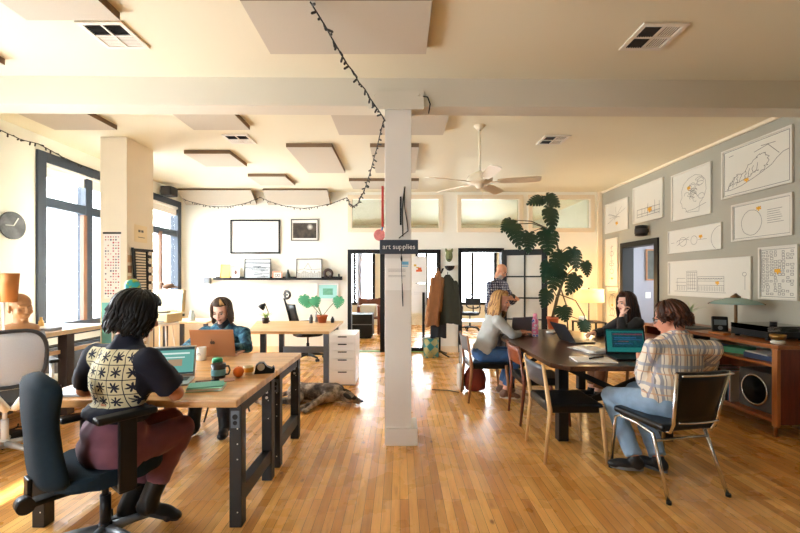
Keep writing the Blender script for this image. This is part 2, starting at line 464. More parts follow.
mb = MB(); mb.bb(XR-.02, XR, YF, 6.36, 0, .12).bb(XR-.02, XR, 7.44, YB, 0, .12); struct(mb.build('baseboard_right', m_grey))
mb = MB()
for a, b in ((XL, -1.05), (.815, 1.17), (2.085, 3.97)): mb.bb(a, b, YB-.02, YB, 0, .12)
struct(mb.build('baseboard_back', m_trim))
struct(MB().bb(XL, XL+.02, YF, YB, 0, .12).build('baseboard_left', m_trim))
# low heater under the left window
h = thing('baseboard_heater', 'slate blue heater box under the left windows', 'heater', (XL+.09, 5.2, .1))
MB().bb(-.08, .06, -1.8, 1.8, 0, .52, .01).build('casing', m_slate, h)
mb = MB(); mb.bb(-.06, .04, -1.75, 1.75, .522, .535); mb.build('grille', m_black, h)

# ================================================================= ceiling panels, vents, fan
m_panel = M('oatmeal panel fabric', (198, 190, 174), .95, var=.1, vs=160, bs=300, bst=.3, bd=.002)
m_pside = M('brown panel edge', (124, 100, 76), .9, var=.08)
PAN = [(-2.47, -1.853, 1.46, 2.68, 'oatmeal ceiling panel at the top left corner, near the square vent'),
       (-3.77, -3.16, 2.02, 3.24, 'ceiling panel cut by the left edge, just before the beam'),
       (-3.95, -3.24, 4.03, 4.64, 'square ceiling panel behind the beam, nearest the left windows'),
       (-2.36, -1.72, 4.03, 4.64, 'square ceiling panel behind the beam, left of the small dark vent'),
       (-.72, .51, 4.19, 4.80, 'wide ceiling panel right behind the beam, crossing the column'),
       (-2.94, -2.32, 5.51, 6.14, 'square ceiling panel just beyond the small dark ceiling vent'),
       (-2.53, -1.91, 6.73, 7.37, 'small square ceiling panel above the large black framed picture'),
       (-1.475, -.88, 5.24, 6.51, 'long ceiling panel alone between the column and left panels'),
       (-.887, .33, 7.04, 7.66, 'far wide ceiling panel behind the column, by the transom windows'),
       (-.388, .246, 5.24, 6.5, 'ceiling panel mostly hidden behind the white column'),
       (-.984, .198, 2.49, 3.08, 'large oatmeal ceiling panel overhead, nearest the camera above the beam')]
for x0, x1, y0, y1, lab in PAN:
    mb = MB(); mb.bb(x0, x1, y0, y1, 3.168, ZC-.001); mb.bm.faces.ensure_lookup_table()
    cx, cy = (x0+x1)/2, (y0+y1)/2
    for v in mb.bm.verts: v.co -= Vector((cx, cy, 3.168))
    for f_ in mb.bm.faces: f_.material_index = 0 if f_.calc_center_median().z < .001 else 1
    o = mb.build('ceiling_panel', [m_panel, m_pside], loc=(cx, cy, 3.168)); tag(o, lab, 'acoustic panel', 'acoustic panels on the ceiling')
for x0, x1, lab in ((-4.30, -2.88, 'slanted acoustic panel in the left corner over the back wall'), (-2.65, -1.40, 'slanted acoustic panel over the back wall, right of its twin')):
    mb = MB(); mb.box((0, 0, 0), (x1-x0, .40, .05)); 
    for f_ in mb.bm.faces: f_.material_index = 0 if f_.normal.z < -.9 else 1
    o = mb.build('corner_panel', [m_panel, m_pside], loc=((x0+x1)/2, 7.985, 3.09)); o.rotation_euler.x = -radians(33)
    tag(o, lab, 'acoustic panel', 'acoustic panels on the ceiling')
m_vent = M('white vent metal', (232, 226, 214), .45, var=.03)
m_vdark = M('dark vent gap', (40, 34, 30), .7)
for x0, y0, dark, lab in ((-2.21, 2.77, 'back', 'square ceiling vent at the top left, beside the ceiling panel'), (1.685, 2.79, 'left', 'square ceiling vent at the top right, before the beam'),
                    (-2.16, 4.92, 'back', 'small ceiling vent behind the beam on the left'), (1.78, 4.95, 'left', 'small ceiling vent behind the beam, right of the fan')):
    t = thing('ceiling_vent', lab, 'vent', (x0+.15, y0+.15, ZC-.014), 0, 'square ceiling vents')
    mb = MB(); w = .16
    for a, b, c, d in ((-w, w, -w, -w+.03), (-w, w, w-.03, w), (-w, -w+.03, -w+.03, w-.03), (w-.03, w, -w+.03, w-.03), (-.008, .008, -w+.03, w-.03), (-w+.03, -.008, -.008, .008), (.008, w-.03, -.008, .008)):
        mb.bb(a, b, c, d, 0, .012)
    mb.build('frame', m_vent, t)
    MB().bb(-w+.03, w-.03, -w+.03, w-.03, .0135, .0138).build('duct', m_vdark, t)
    for qx in (0, 1):
        for qy in (0, 1):
            mb = MB(); xa = -w+.03 if qx == 0 else .008; ya = -w+.03 if qy == 0 else .008; s = w-.038
            isd = (qy == 0) if dark == 'back' else (qx == 0)
            tilt = .9 if isd else -.06
            for k in range(7):
                if dark == 'back' : mb.box((xa+s/2, ya+(k+.5)*s/7, .006), (s, .012, .001), (tilt*1.0, 0, 0))
                else: mb.box((xa+(k+.5)*s/7, ya+s/2, .006), (.012, s, .001), (0, tilt, 0))
            mb.build('louvre', m_vdark if isd else m_vent, t)
fan = thing('ceiling_fan', 'white five blade ceiling fan hanging on a long rod', 'fan', (.915, 4.65, 2.57))
m_fan = M('cream fan enamel', (236, 224, 198), .3, var=.03)
mb = MB(); mb.lathe([(.0, .60), (.028, .60), (.065, .645), (.068, .649)], seg=20); mb.cone((0, 0, .1), (0, 0, .62), .012); mb.build('rod', m_fan, fan)
mb = MB(); mb.lathe([(.03, .12), (.06, .11), (.13, .075), (.15, .035), (.14, .0), (.09, -.02), (.05, -.03), (.045, -.06), (.02, -.075)], seg=28); mb.build('motor', m_fan, fan)
m_blade = M('cream fan blade', (232, 218, 190), .35, var=.05, vs=20)
for k in range(5):
    a = radians(-15+72*k)
    mb = MB(); mb.box((.16, 0, -.005), (.14, .03, .008), (radians(-6), 0, 0))
    pts = [(.2, -.045), (.28, -.06), (.62, -.068), (.665, -.05), (.675, 0), (.665, .05), (.62, .068), (.28, .06), (.2, .045)]
    mb.prism(pts, -.004, .004, Matrix.Rotation(radians(-13), 4, 'X') @ Matrix.Translation((0, 0, 0)), .001)
    mb.build('blade', m_blade, fan).rotation_euler = (0, 0, a)
mb = MB(); mb.tube([(.03, -.02, -.07), (.032, -.02, -.2)], .0022, 5); mb.ell((.032, -.02, -.21), (.006, .006, .012), seg=8, rings=6); mb.build('pull_chain', m_fan, fan)

# ================================================================= string lights
def string(label, path, n, sag_pts=12):
    pts = []
    for (a, b, sag) in path:
        a, b = Vector(a), Vector(b)
        for i in range(sag_pts):
            t = i/sag_pts; p = a.lerp(b, t); p.z -= sag*4*t*(1-t); p.x += R.uniform(-.006, .006); p.z += R.uniform(-.008, .008); pts.append(p)
    pts.append(Vector(path[-1][1]))
    o = thing('string_lights', label, 'string lights', pts[0])
    q = [p-pts[0] for p in pts]
    MB().tube(q, .0052, 5).build('cord', m_black, o)
    L_ = [0]
    for a, b in zip(q, q[1:]): L_.append(L_[-1]+(b-a).length)
    proto = None
    for k in range(n):
        s = L_[-1]*(k+.5)/n; i = max(j for j in range(len(L_)) if L_[j] <= s); i = min(i, len(q)-2)
        t = (s-L_[i])/(L_[i+1]-L_[i]); p = q[i].lerp(q[i+1], t)
        if proto is None:
            mb = MB(); mb.cone((0, 0, 0), (0, 0, -.022), .0075, .0085, 6); mb.ell((0, 0, -.03), (.009, .009, .014), seg=7, rings=5)
            b = mb.build('bulb', M('dark unlit bulb', (38, 34, 30), .35), o); proto = b
        else:
            b = proto.copy(); COL.objects.link(b); b.parent = o
        b.location = p; b.rotation_euler = (R.uniform(-1.2, 1.2), R.uniform(-1.4, 1.4), 0)
    return o
string('unlit string lights running from the ceiling panel to the column top', [((-.55, 2.49, 3.166), (-.14, 3.54, 2.86), .02)], 26)
string('unlit string lights sagging from the column top to the back wall', [((-.145, 3.6, 2.86), (-1.03, 7.86, 3.05), .40)], 60, 22)
string('unlit string lights looped along the top of the white back wall', [((-1.03, 7.86, 3.05), (-2.71, 7.86, 3.05), .2), ((-2.71, 7.86, 3.05), (-4.22, 7.86, 3.03), .17)], 58)
string('unlit string lights draped above the left windows', [((-4.34, 4.1, 3.14), (-4.34, 4.87, 3.09), .05), ((-4.34, 4.87, 3.09), (-4.34, 6.9, 3.1), .09)], 40)
# ================================================================= figures
def merge(mb, other, m=None):
    if m is not None: other.bm.transform(m)
    me = bpy.data.meshes.new('tmp'); other.bm.to_mesh(me); other.bm.free()
    mb.bm.from_mesh(me); bpy.data.meshes.remove(me); return mb
def frame(o, fwd, up=(0, 0, 1), s=1.0):
    """matrix with +Y along fwd, +Z near up"""
    y = Vector(fwd).normalized(); z = Vector(up); x = y.cross(z).normalized(); z = x.cross(y)
    m = Matrix((x, y, z)).transposed().to_4x4() @ Matrix.Scale(s, 4); m.translation = Vector(o); return m
def head_shape(mb, Mh, ears=True, fem=0.0):
    h = MB()
    h.ell((0, -.014, .035), (.074, .094, .086)); h.ell((0, .02, -.03), (.060-.003*fem, .068, .084))
    h.ell((0, .03, -.065), (.045-.004*fem, .05, .042)); h.ell((0, .066, -.096), (.024-.003*fem, .02, .018))
    h.ell((0, .074, .022), (.048, .018, .012)); h.cap((0, .086, .008), (0, .106, -.03), .008, .0115); h.ell((0, .098, -.035), (.017, .012, .009))
    for s in (-1, 1):
        h.ell((s*.036, .062, -.03), (.024, .022, .024))
        if ears: h.ell((s*.075, -.008, -.012), (.010, .02, .032), (0, 0, s*-.35)); h.ell((s*.073, .0, -.035), (.008, .01, .012))
    h.ell((0, .085, -.058), (.022, .011, .0055)); h.ell((0, .083, -.067), (.019, .011, .006))
    merge(mb, h, Mh)
def hand_shape(mb, wrist, fdir, back, thumb, curl=.5, s=1.0):
    """palm, four unequal fingers bent at the knuckles, thumb from the palm's side; thumb=+1/-1 gives the side"""
    h = MB(); h.cap((0, -.01, 0), (0, .02, 0), .026, .026)
    h.box((0, .05, 0), (.078, .085, .026), None, .011, 3)
    for x, L, r in ((.030, .074, .0088), (.010, .083, .0092), (-.010, .077, .0088), (-.029, .060, .0078)):
        p = Vector((x*thumb, .088, 0)); a = .12
        for f in (.45, .31, .24):
            a += curl*(.55 if f == .45 else .75); q = p+Vector((0, cos(a), -sin(a)))*L*f
            h.cap(p, q, r, r*.92, 8); p = q; r *= .92
    p = Vector((.032*thumb, .022, -.006)); q = p+Vector((.030*thumb, .026, -.012)); h.cap(p, q, .0125, .0105, 8)
    q2 = q+Vector((.010*thumb, .030, -.012)); h.cap(q, q2, .0103, .0085, 8)
    merge(mb, h, frame(wrist, fdir, back, s))
SKINS = {}
def skin(name, col):
    return M('skin '+name, col, .55, var=.06, vs=25, spec=.35)
m_lip = M('lips', (176, 96, 86), .45, var=.05)
m_eyew = M('eye white', (176, 166, 158), .5, var=0, spec=.2); m_iris = M('dark iris', (48, 34, 26), .2, var=0)
def limb(mb, a, b, ra, rb): mb.cap(a, b, ra, rb)
def ori(sh_r, sh_l, lo, hi):
    x = (Vector(sh_r)-Vector(sh_l)).normalized(); z = (Vector(hi)-Vector(lo)).normalized(); y = z.cross(x).normalized(); x = y.cross(z)
    return Matrix((x, y, z)).transposed()
def person(label, J, look, sk, shirt, pants, shoes, hands=((), ()), fem=0, build=1.0, sleeve='long', beard=None, head_s=1.0, group=None, shirt_mats=None, belly=0, collar=None, roll=0, hem=0):
    o = Vector((J['pelvis'][0], J['pelvis'][1], 0))
    j = {k: Vector(v)-o for k, v in J.items() if k != 'cuff'}
    D = ori(j['shR'], j['shL'], j['pelvis'], j['neck'])
    up = D @ Vector((0, 0, 1)); X = D @ Vector((1, 0, 0)); Yv = D @ Vector((0, 1, 0)); chest = j['pelvis'].lerp(j['neck'], .68); b = build
    lk = Vector(look).normalized()
    side = lk.cross(Vector((0, 0, 1))).normalized(); hup = side.cross(lk)
    hup = Matrix.Rotation(roll, 3, lk) @ hup
    Mh = frame(j['head'], lk, hup, head_s)
    mb = MB(); head_shape(mb, Mh, True, fem)
    jaw = Mh @ Vector((0, -.025, -.06)); mb.cap(j['neck']-up*.02, jaw, .055*b, .05*b)
    mb.ell(chest, (.145*b, .085*b, .165), D); mb.ell(j['pelvis'], (.145*b, .095*b, .09), D)
    mb.cap(j['pelvis'], chest, .088*b, .088*b); mb.cap(j['shR'], j['shL'], .048*b, .048*b)
    for s, t in (('R', 1), ('L', -1)):
        mb.cap(j['sh'+s], j['el'+s], .045*b, .037*b); mb.cap(j['el'+s], j['wr'+s], .038*b, .026*b)
        fd = (j['wr'+s]-j['el'+s]).normalized(); hd = hands[0 if s == 'R' else 1]
        f2 = Vector(hd[0]) if hd else fd; bk = Vector(hd[1]) if hd else Vector((0, 0, 1)); cu = hd[2] if hd else .5
        hand_shape(mb, j['wr'+s]+f2.normalized()*.015, f2, bk, -t, cu, .95 if fem else 1.02)
        hip = j['pelvis']+X*(.085*t*b)-up*.02
        mb.cap(hip, j['kn'+s], .078*b, .052*b); mb.cap(j['kn'+s], j['an'+s], .053*b, .036*b)
        td = Vector(J['toe'+s]).normalized(); mb.cap(j['an'+s]-Vector((0, 0, .04)), j['an'+s]+td*.12-Vector((0, 0, .055)), .035, .028)
    mats = [sk, m_lip] + ([beard] if beard else [])
    body = remesh(mb, 'person', mats, .0065, 3)
    inv = Mh.inverted()
    for p in body.data.polygons:
        c = inv @ p.center
        if c.length < .16:
            if c.y > .082 and abs(c.x) < .026 and -.074 < c.z < -.052: p.material_index = 1
            elif beard and ((c.y > -.01 and c.z < -.045 and c.y > .03-abs(c.z+.045)*.3) or (c.y > .075 and -.052 < c.z < -.042 and abs(c.x) < .03)): p.material_index = 2
    body.location = o; tag(body, label, 'person', group)
    for s in (-1, 1):
        e = MB(); e.ell((0, 0, 0), (.0125, .0125, .0075)); e.mi = 1; e.ell((0, .0082, -.001), (.0068, .0056, .0066)); e.bm.transform(Mh @ Matrix.Translation((s*.031, .0745, .002)))
        e.build('eye', [m_eyew, m_iris], body)
        e = MB(); e.tube([(s*.014, .093, .0235), (s*.032, .0915, .028), (s*.05, .078, .022)], [.0022, .003, .0015], 6); e.bm.transform(Mh); e.build('eyebrow', J.get('brow', m_iris) if not isinstance(J.get('brow', 0), (tuple, Vector, int)) else m_iris, body)
    # shirt
    mb = MB(); mb.ell(chest-up*.01, ((.176+belly*.2)*b, (.118+belly)*b, .205), D)
    waist = j['pelvis']-up*(.02+hem)
    mb.ell(j['pelvis'].lerp(chest, .5), ((.168+belly*.3)*b, (.125+belly+(.016 if hem < 0 else 0))*b, .17+min(0, hem)), D)
    if hem >= 0: mb.ell(j['pelvis']+up*.05, ((.172+belly*.4)*b, (.13+belly)*b, .15+hem), D)
    mb.cap(j['shR'], j['shL'], .062*b, .062*b); mb.cap(j['neck']-up*.05, j['neck']-up*.005, .085*b, .066*b)
    for s in 'RL':
        a, e, w_ = j['sh'+s], j['el'+s], j['wr'+s]
        if sleeve == 'short':
            mb.cap(a, a.lerp(e, .4), .064*b, .066*b); mb.cone(a.lerp(e, .3), a.lerp(e, .80), .064*b, .071*b, 16)
        elif sleeve == 'elbow':
            mb.cap(a, e, .064*b, .056*b); mb.cone(e, e.lerp(w_, .25), .056*b, .052*b, 16)
        else:
            mb.cap(a, e, .064*b, .056*b); mb.cone(e, e.lerp(w_, .93), .056*b, .040*b, 16)
            mb.cap(e, e.lerp(w_, .5), .056*b, .05*b)
    so_ = remesh(mb, 'shirt', shirt_mats or shirt, .011, 2, body, (.10, .022))
    if collar:
        n = MB(); pts = [j['neck']+D @ Vector((cos(a)*.066*b, sin(a)*.062*b, .012+.018*(-sin(a)))) for a in [2*pi*i/16 for i in range(16)]]
        n.tube(pts, collar[1], 8, True); n.build('collar', collar[0], body)
    # trousers
    mb = MB(); mb.ell(j['pelvis'], (.178*b, .132*b, .115), D)
    if hem < 0: mb.ell(j['pelvis']+up*.09, (.166*b, .127*b, .125), D)
    for s, t in (('R', 1), ('L', -1)):
        hip = j['pelvis']+X*(.085*t*b)-up*.01
        mb.cap(hip, j['kn'+s], .096*b, .07*b); k, a = j['kn'+s], j['an'+s]
        mb.cap(k, k.lerp(a, .4), .07*b, .064*b); mb.cone(k.lerp(a, .2), k.lerp(a, J.get('cuff', .86)), .066*b, .058*b, 16)
    remesh(mb, 'trousers', pants, .011, 2, body, (.09, .018))
    for s in 'RL':
        td = Vector(J['toe'+s]).normalized(); a = j['an'+s]; fl = Vector((td.x, td.y, 0)).normalized()
        sh = MB(); base = a-Vector((0, 0, .085))
        sh.ell(base+td*-.015+Vector((0, 0, .045)), (.043, .055, .05), frame((0, 0, 0), td).to_3x3()); sh.ell(base+td*.075+Vector((0, 0, .035)), (.042, .085, .037), frame((0, 0, 0), td).to_3x3())
        sh.ell(base+td*.135+Vector((0, 0, .026)), (.043, .05, .028), frame((0, 0, 0), td).to_3x3())
        if shoes[2]: sh.cap(base+Vector((0, 0, .05)), a+(j['kn'+s]-a).normalized()*.02, .052, .052); sh.cap(a, a+(j['kn'+s]-a).normalized()*shoes[2], .052, .056)
        else: sh.cap(base+Vector((0, 0, .05)), a+Vector((0, 0, -.005)), .042, .043)
        so2 = remesh(sh, 'shoe', shoes[0], .008, 2, body)
        sl = MB(); sl.mi = 0; fr = frame(base+td*.052+Vector((0, 0, .004)), td)
        pts = [(.04*cos(t_)*(1.08 if sin(t_) > 0 else .92), .115*sin(t_)) for t_ in [2*pi*i/18 for i in range(18)]]
        sl.prism(pts, -.004, .016, fr); sl.build('sole', shoes[1], so2)
    body['_dummy'] = 0; del body['_dummy']
    return body, Mh, j, D, o
def hair(body, Mh, mat, n=120, zend=-.1, face=50, start=(8, 60), fringe=None, rad=.010, off=.006, curl=.006, seed=1, streak=None, cap_back=-.06, volume=1.0, inward=0.0, cape=0, jitter=.02, side=None):
    rr = random.Random(seed); mb = MB(); c = Vector((0, -.014, .032)); r = Vector((.082*volume, .103*volume, .094*volume))
    def pt(az, th, k=1.0):   # az 0 = front(+Y)
        return c+Vector((sin(az)*sin(th)*r.x*k, cos(az)*sin(th)*r.y*k, cos(th)*r.z*k))
    # close cap over the skull
    rows = []
    for i in range(11):
        row = []
        for k in range(28):
            az = 2*pi*k/28; a = abs((az+pi) % (2*pi)-pi)
            lim = radians(62) if a < radians(face) else radians(62)+(radians(118)-radians(62))*min(1, (a-radians(face))/radians(45))
            row.append(pt(az, .02+(lim-.02)*i/10, .985))
        rows.append(row)
    mb.grid(rows, True, True)
    for i in range(n):
        az = rr.uniform(radians(face), 2*pi-radians(face)); th = radians(rr.uniform(*start)); k = 1+rr.uniform(0, off*8)
        ze = zend+rr.uniform(-jitter, jitter)+(side[1] if side and abs((az+pi) % (2*pi)-pi) < side[0] else 0); pts = []
        t = th; ph = rr.uniform(0, 6.28); daz = rr.uniform(-.12, .12)
        while t < radians(98):
            pts.append(pt(az+daz*(t-th), t, k)); t += radians(13)
        p = pts[-1].copy() if pts else pt(az, radians(90), k)
        if not pts: pts = [p.copy()]
        out = Vector((p.x, p.y-c.y, 0)).normalized(); nseg = max(2, int((p.z-ze)/.028)); z0 = p.z
        for s in range(1, nseg+1):
            f = s/nseg; q = Vector((p.x, p.y, z0+(ze-z0)*f)) - out*inward*f*f + out*cape*f
            q += Vector((sin(ph+f*7), cos(ph+f*6), 0))*curl*(1 if f > .2 else 0); pts.append(q)
        if pts[-1].z > ze+.01 and len(pts) < 3: continue
        rs = [rad*(.55+.6*sin(pi*min(1, (m_+.6)/len(pts)))) for m_ in range(len(pts))]; rs[-1] = rad*.25
        mb.mi = 1 if (streak and streak(az)) else 0
        mb.tube(pts, rs, 6)
    if fringe:
        for i in range(fringe[0]):
            az = radians(rr.uniform(-fringe[1], fringe[1])); pts = []
            for t in range(7):
                th = radians(15+ (fringe[2]-15)*t/6); pts.append(pt(az*(.5+.5*t/6)+fringe[3]*t/6, th, 1.03+.06*sin(t/6*3)))
            mb.mi = 1 if (streak and streak(az)) else 0
            mb.tube(pts, [rad*.7, rad, rad, rad, rad, rad*.8, rad*.3], 6)
    mb.bm.transform(Mh)
    return mb.build('hair', mat, body)
# ================================================================= shared furniture
m_birch = wood('butcher block maple', 'dcae74', 'c48f54', 'x', .35, 1, .1, 8, .045)
m_steel = M('black powder coated steel', (20, 17, 15), .5, var=.08)
m_dot = M('bright hole', (225, 220, 210), .5, var=0)
m_blackp = M('black plastic', (12, 12, 13), .45, var=.06, spec=.35)
m_grayp = M('grey plastic', (120, 122, 126), .45, var=.05)
m_whitep = M('white plastic', (232, 232, 228), .4, var=.03)
m_chrome = M('brushed chrome', (212, 208, 200), .22, 1, var=.05)
m_alu = M('silver aluminium', (202, 204, 206), .35, .9, var=.02)
m_paper = M('white paper', (240, 238, 232), .8, var=.02)
m_ink = M('grey ink', (108, 108, 106), .8, var=0)

def star_base(parent, r, mat, zc=.05, h0=.10, seat_z=.42, rot=0, lift=None):
    for k in range(5):
        a = rot+2*pi*k/5; d = Vector((cos(a), sin(a), 0))
        mb = MB(); mb.tube([d*.02+Vector((0, 0, h0)), d*r*.5+Vector((0, 0, h0-.008)), d*r+Vector((0, 0, h0-.03))], [.028, .023, .016], 8)
        g = mb.build('base_leg', mat, parent)
        c = MB(); n = Vector((-d.y, d.x, 0)); p = d*r+Vector((0, 0, .028))
        for s in (-1, 1): c.cone(p+n*.012*s, p+n*.028*s, .027, .027, 14)
        c.cone(p+Vector((0, 0, .01)), p+Vector((0, 0, .05)), .008); c.build('caster', m_blackp, g)
    MB().cone((0, 0, h0-.03), (0, 0, h0+.04), .035, .03, 16).cone((0, 0, h0), (0, 0, seat_z*.72), .026, .026, 14).cone((0, 0, seat_z*.6), (0, 0, seat_z), .016, .016, 12).build('gas_lift', lift or m_blackp, parent)

def laptop(label, loc, rotz, w, d, ang, mat, screen=None, logo=None, keymat=None, group=None, sm=None, bezel=None):
    """open side faces local -Y; hinge at +Y"""
    t = thing('laptop', label, 'laptop', loc, rotz, group)
    MB().box((0, 0, .008), (w, d, .014), None, .005).build('base', mat, t)
    kb = MB(); kb.box((0, d*.14, .0155), (w*.84, d*.46, .001)); kb.build('keyboard', keymat or m_blackp, t)
    MB().box((0, -d*.28, .0153), (w*.36, d*.32, .0008)).build('trackpad', mat, t)
    m = Matrix.Translation((0, d/2-.004, .014)) @ Matrix.Rotation(-ang, 4, 'X')
    h = d*.97
    mb = MB(); mb.box((0, .003, h/2), (w, .006, h), None, .0028); mb.bm.transform(m); lid = mb.build('lid', mat, t)
    mb = MB(); mb.box((0, -.0006, h/2+.002), (w*.955, .0008, h*.92)); mb.bm.transform(m); mb.build('bezel', bezel or m_blackp, lid)
    if screen:
        mb = MB(); mb.box((0, -.0013, h/2+.004), (w*.92, .0006, h*.86))
        for (mi, x0, x1, z0, z1) in screen:
            mb.mi = mi; mb.box(((x0+x1-1)*w*.46, -.0018, h/2+.004+(z0+z1-1)*h*.43), ((x1-x0)*w*.92, .0004, (z1-z0)*h*.86))
        mb.bm.transform(m); mb.build('screen', sm, lid)
    if logo:
        mb = MB()
        for s in (-1, 1): mb.ell((s*.0085, .0065, h*.5), (.0125, .0006, .0165), seg=12, rings=8)
        mb.ell((.004, .0066, h*.5+.025), (.004, .0006, .008), (0, .6, 0), seg=8, rings=6)
        mb.bm.transform(m); mb.build('lid_emblem', logo, lid)
    return t
def scr(name, col, e=.4): return M('screen '+name, tuple(int(c*.25) for c in col), .25, var=0, emit=col, es=e)

# ---------------------------------------------------------------- workbenches
_h = MB().cone((0, -.0005, 0), (0, .0005, 0), .0042, seg=10).build('bolt_hole', m_dot); HOLE = _h.data; bpy.data.objects.remove(_h)
def workbench(label, y0, y1):
    x0, x1, zt = -2.15, -.93, .765
    t = thing('workbench', label, 'workbench', ((x0+x1)/2, (y0+y1)/2, 0))
    w, d = x1-x0, y1-y0
    MB().box((0, 0, zt-.0225), (w, d, .045), None, .008, 3).build('tabletop', m_birch, t)
    for sx in (-1, 1):
        for sy in (-1, 1):
            cx, cy = sx*(w/2-.038+.005), sy*(d/2-.095)
            mb = MB(); mb.bb(cx-.036, cx+.036, cy-.036, cy+.036, 0, zt-.0455, .003)
            lg = mb.build('leg', m_steel, t)
            for z in (.09, .40, .49, .58, .67) if sy < 0 else (.45, .58):
                h_ = bpy.data.objects.new('bolt_hole', HOLE); COL.objects.link(h_); h_.parent = lg; h_.location = (cx+.012, cy-.0362, z)
            if sx > 0 and sy > 0:
                for z in (.64, .60):
                    h_ = bpy.data.objects.new('bolt_hole', HOLE); COL.objects.link(h_); h_.parent = lg; h_.location = (cx, cy-.0362, z); h_.scale = (2.6, 1, 2.6)
            if sx > 0 and sy < 0:
                mb = MB(); mb.box((cx, cy-.0385, zt-.13), (.05, .004, .1)); mb.mi = 1; mb.cone((cx, cy-.04, zt-.115), (cx, cy-.0425, zt-.115), .016, seg=14); mb.cone((cx, cy-.04, zt-.15), (cx, cy-.0425, zt-.15), .013, seg=14)
                mb.build('bracket', [M('blue grey bracket', (92, 100, 108), .4, .5), m_blackp], lg)
        c0 = sx*(w/2-.033); MB().bb(c0-.03, c0+.03, -d/2+.131, d/2-.131, .13, .22, .003).build('stretcher', m_steel, t)
        MB().bb(c0-.025, c0+.025, -d/2+.131, d/2-.131, zt-.105, zt-.046, .002).build('top_rail', m_steel, t)
    MB().bb(-w/2+.07, w/2-.07, d/2-.13, d/2-.10, .62, .70, .002).build('back_rail', m_steel, t)
    return t
workbench('maple topped workbench nearest the camera, where the black haired person sits', 2.31, 3.055)
workbench('second maple topped workbench, holding the bronze coloured laptop', 3.065, 3.825)
ZT = .766
s_teal = [scr('teal page', (92, 150, 140)), scr('dark bar', (40, 60, 64)), scr('pale text', (196, 214, 206)), scr('brown block', (150, 128, 104))]
laptop('silver laptop with a green page on screen, in front of the black haired person', (-1.555, 2.68, ZT), .30, .32, .225, .38, m_alu,
       [(1, 0, 1, .9, 1), (1, 0, .12, 0, .9), (2, .18, .9, .74, .8), (2, .18, .8, .6, .64), (3, .45, .75, .3, .55), (2, .2, .4, .4, .5), (1, 0, 1, .0, .06)], None, M('pale keys', (60, 62, 66), .5), None, s_teal, m_alu)
m_rose = M('bronze aluminium', (176, 128, 92), .42, .55, var=.03)
laptop('bronze coloured laptop seen from behind, in front of the smiling person', (-1.665, 3.74, ZT), pi+.04, .38, .25, .26, m_rose, None, M('dark emblem', (70, 52, 40), .3))
# things on the near bench
t = thing('mug', 'dark speckled mug with a pale blue band on the near workbench', 'mug', (-1.268, 2.83, ZT))
m_mug = M('charcoal glaze', (44, 46, 52), .3, var=.25, vs=90)
MB().lathe([(.040, 0), (.046, .004), (.048, .03), (.048, .1), (.0445, .1), (.044, .012), (.0, .010)], seg=28).build('cup', m_mug, t)
MB().lathe([(.0484, .022), (.0488, .024), (.0488, .062), (.0484, .064)], seg=28, loop=True).build('band', M('pale blue glaze', (120, 190, 205), .3, var=.2, vs=60), t)
MB().tube([(.046, 0, .082), (.07, 0, .084), (.08, 0, .055), (.07, 0, .028), (.046, 0, .024)], .006, 8).build('handle', m_mug, t)
t = thing('jar', 'white jar with a green lid just behind the dark mug', 'jar', (-1.33, 2.95, ZT))
MB().lathe([(.03, 0), (.036, .004), (.036, .085), (.033, .09)], seg=20).build('body', m_whitep, t)
MB().lathe([(.037, .086), (.037, .108), (.032, .116), (.0, .117)], seg=20).build('lid', M('green lid', (56, 170, 120), .4), t)
t = thing('notebook', 'mint green notebook lying on the near workbench', 'notebook', (-1.215, 2.545, ZT), .22)
m_mint = M('mint cover', (142, 206, 176), .6, var=.04)
mb = MB(); mb.box((0, 0, .0015), (.21, .145, .003), None, .001); mb.box((0, 0, .0185), (.21, .145, .003), None, .001); mb.build('cover', m_mint, t)
MB().box((.002, 0, .01), (.202, .138, .0135)).build('pages', m_paper, t)
tag(MB().box((0, 0, .0028), (.205, .14, .005), None, .002).build('folder', M('teal folder', (88, 160, 140), .55), None, (-1.225, 2.56, ZT+.0202), .36), 'thin teal folder on top of the mint green notebook', 'folder')
t = thing('phone', 'black phone lying between the laptop and the mint notebook', 'phone', (-1.285, 2.705, ZT), .45)
MB().box((0, 0, .004), (.15, .075, .008), None, .003).build('body', m_blackp, t); MB().box((0, 0, .0083), (.14, .066, .0006)).build('screen', M('phone glass', (16, 18, 24), .08), t)
tag(MB().box((0, 0, .004), (.10, .08, .006), None, .002).build('coaster', M('pinkish coaster', (190, 150, 130), .6), None, (-1.18, 2.76, ZT), .4), 'pinkish brown coaster beside the dark mug handle', 'coaster')
t = thing('orange', 'single orange on the near workbench', 'orange', (-1.14, 2.86, ZT))
MB().lathe([(.001, 0), (.016, .001), (.03, .011), (.0375, .032), (.036, .05), (.024, .067), (.008, .0735), (.001, .072)], seg=24).build('fruit', M('orange peel', (240, 122, 30), .45, var=.08, vs=30, bs=150, bst=.2, bd=.001), t)
MB().ell((0, 0, .0735), (.004, .004, .002), seg=8, rings=6).build('stem_scar', M('green scar', (90, 110, 50), .6), t)
t = thing('candle_cup', 'small yellow and cream cup beside the orange', 'cup', (-1.10, 2.94, ZT))
MB().lathe([(.026, 0), (.034, .01), (.036, .06), (.032, .06), (.03, .015), (0, .014)], seg=20).build('cup', M('cream glaze', (236, 216, 170), .35), t)
MB().lathe([(.0365, .02), (.0372, .022), (.0378, .05), (.0372, .052)], seg=20, loop=True).build('band', M('amber band', (226, 168, 60), .4), t)
t = thing('tape_dispenser', 'black tape dispenser on the near workbench', 'tape dispenser', (-1.0, 2.985, ZT), .3)
pts = [(-.07, 0), (.07, 0), (.075, .03), (.065, .05), (.055, .03), (.02, .045), (0, .078), (-.035, .08), (-.06, .06)]
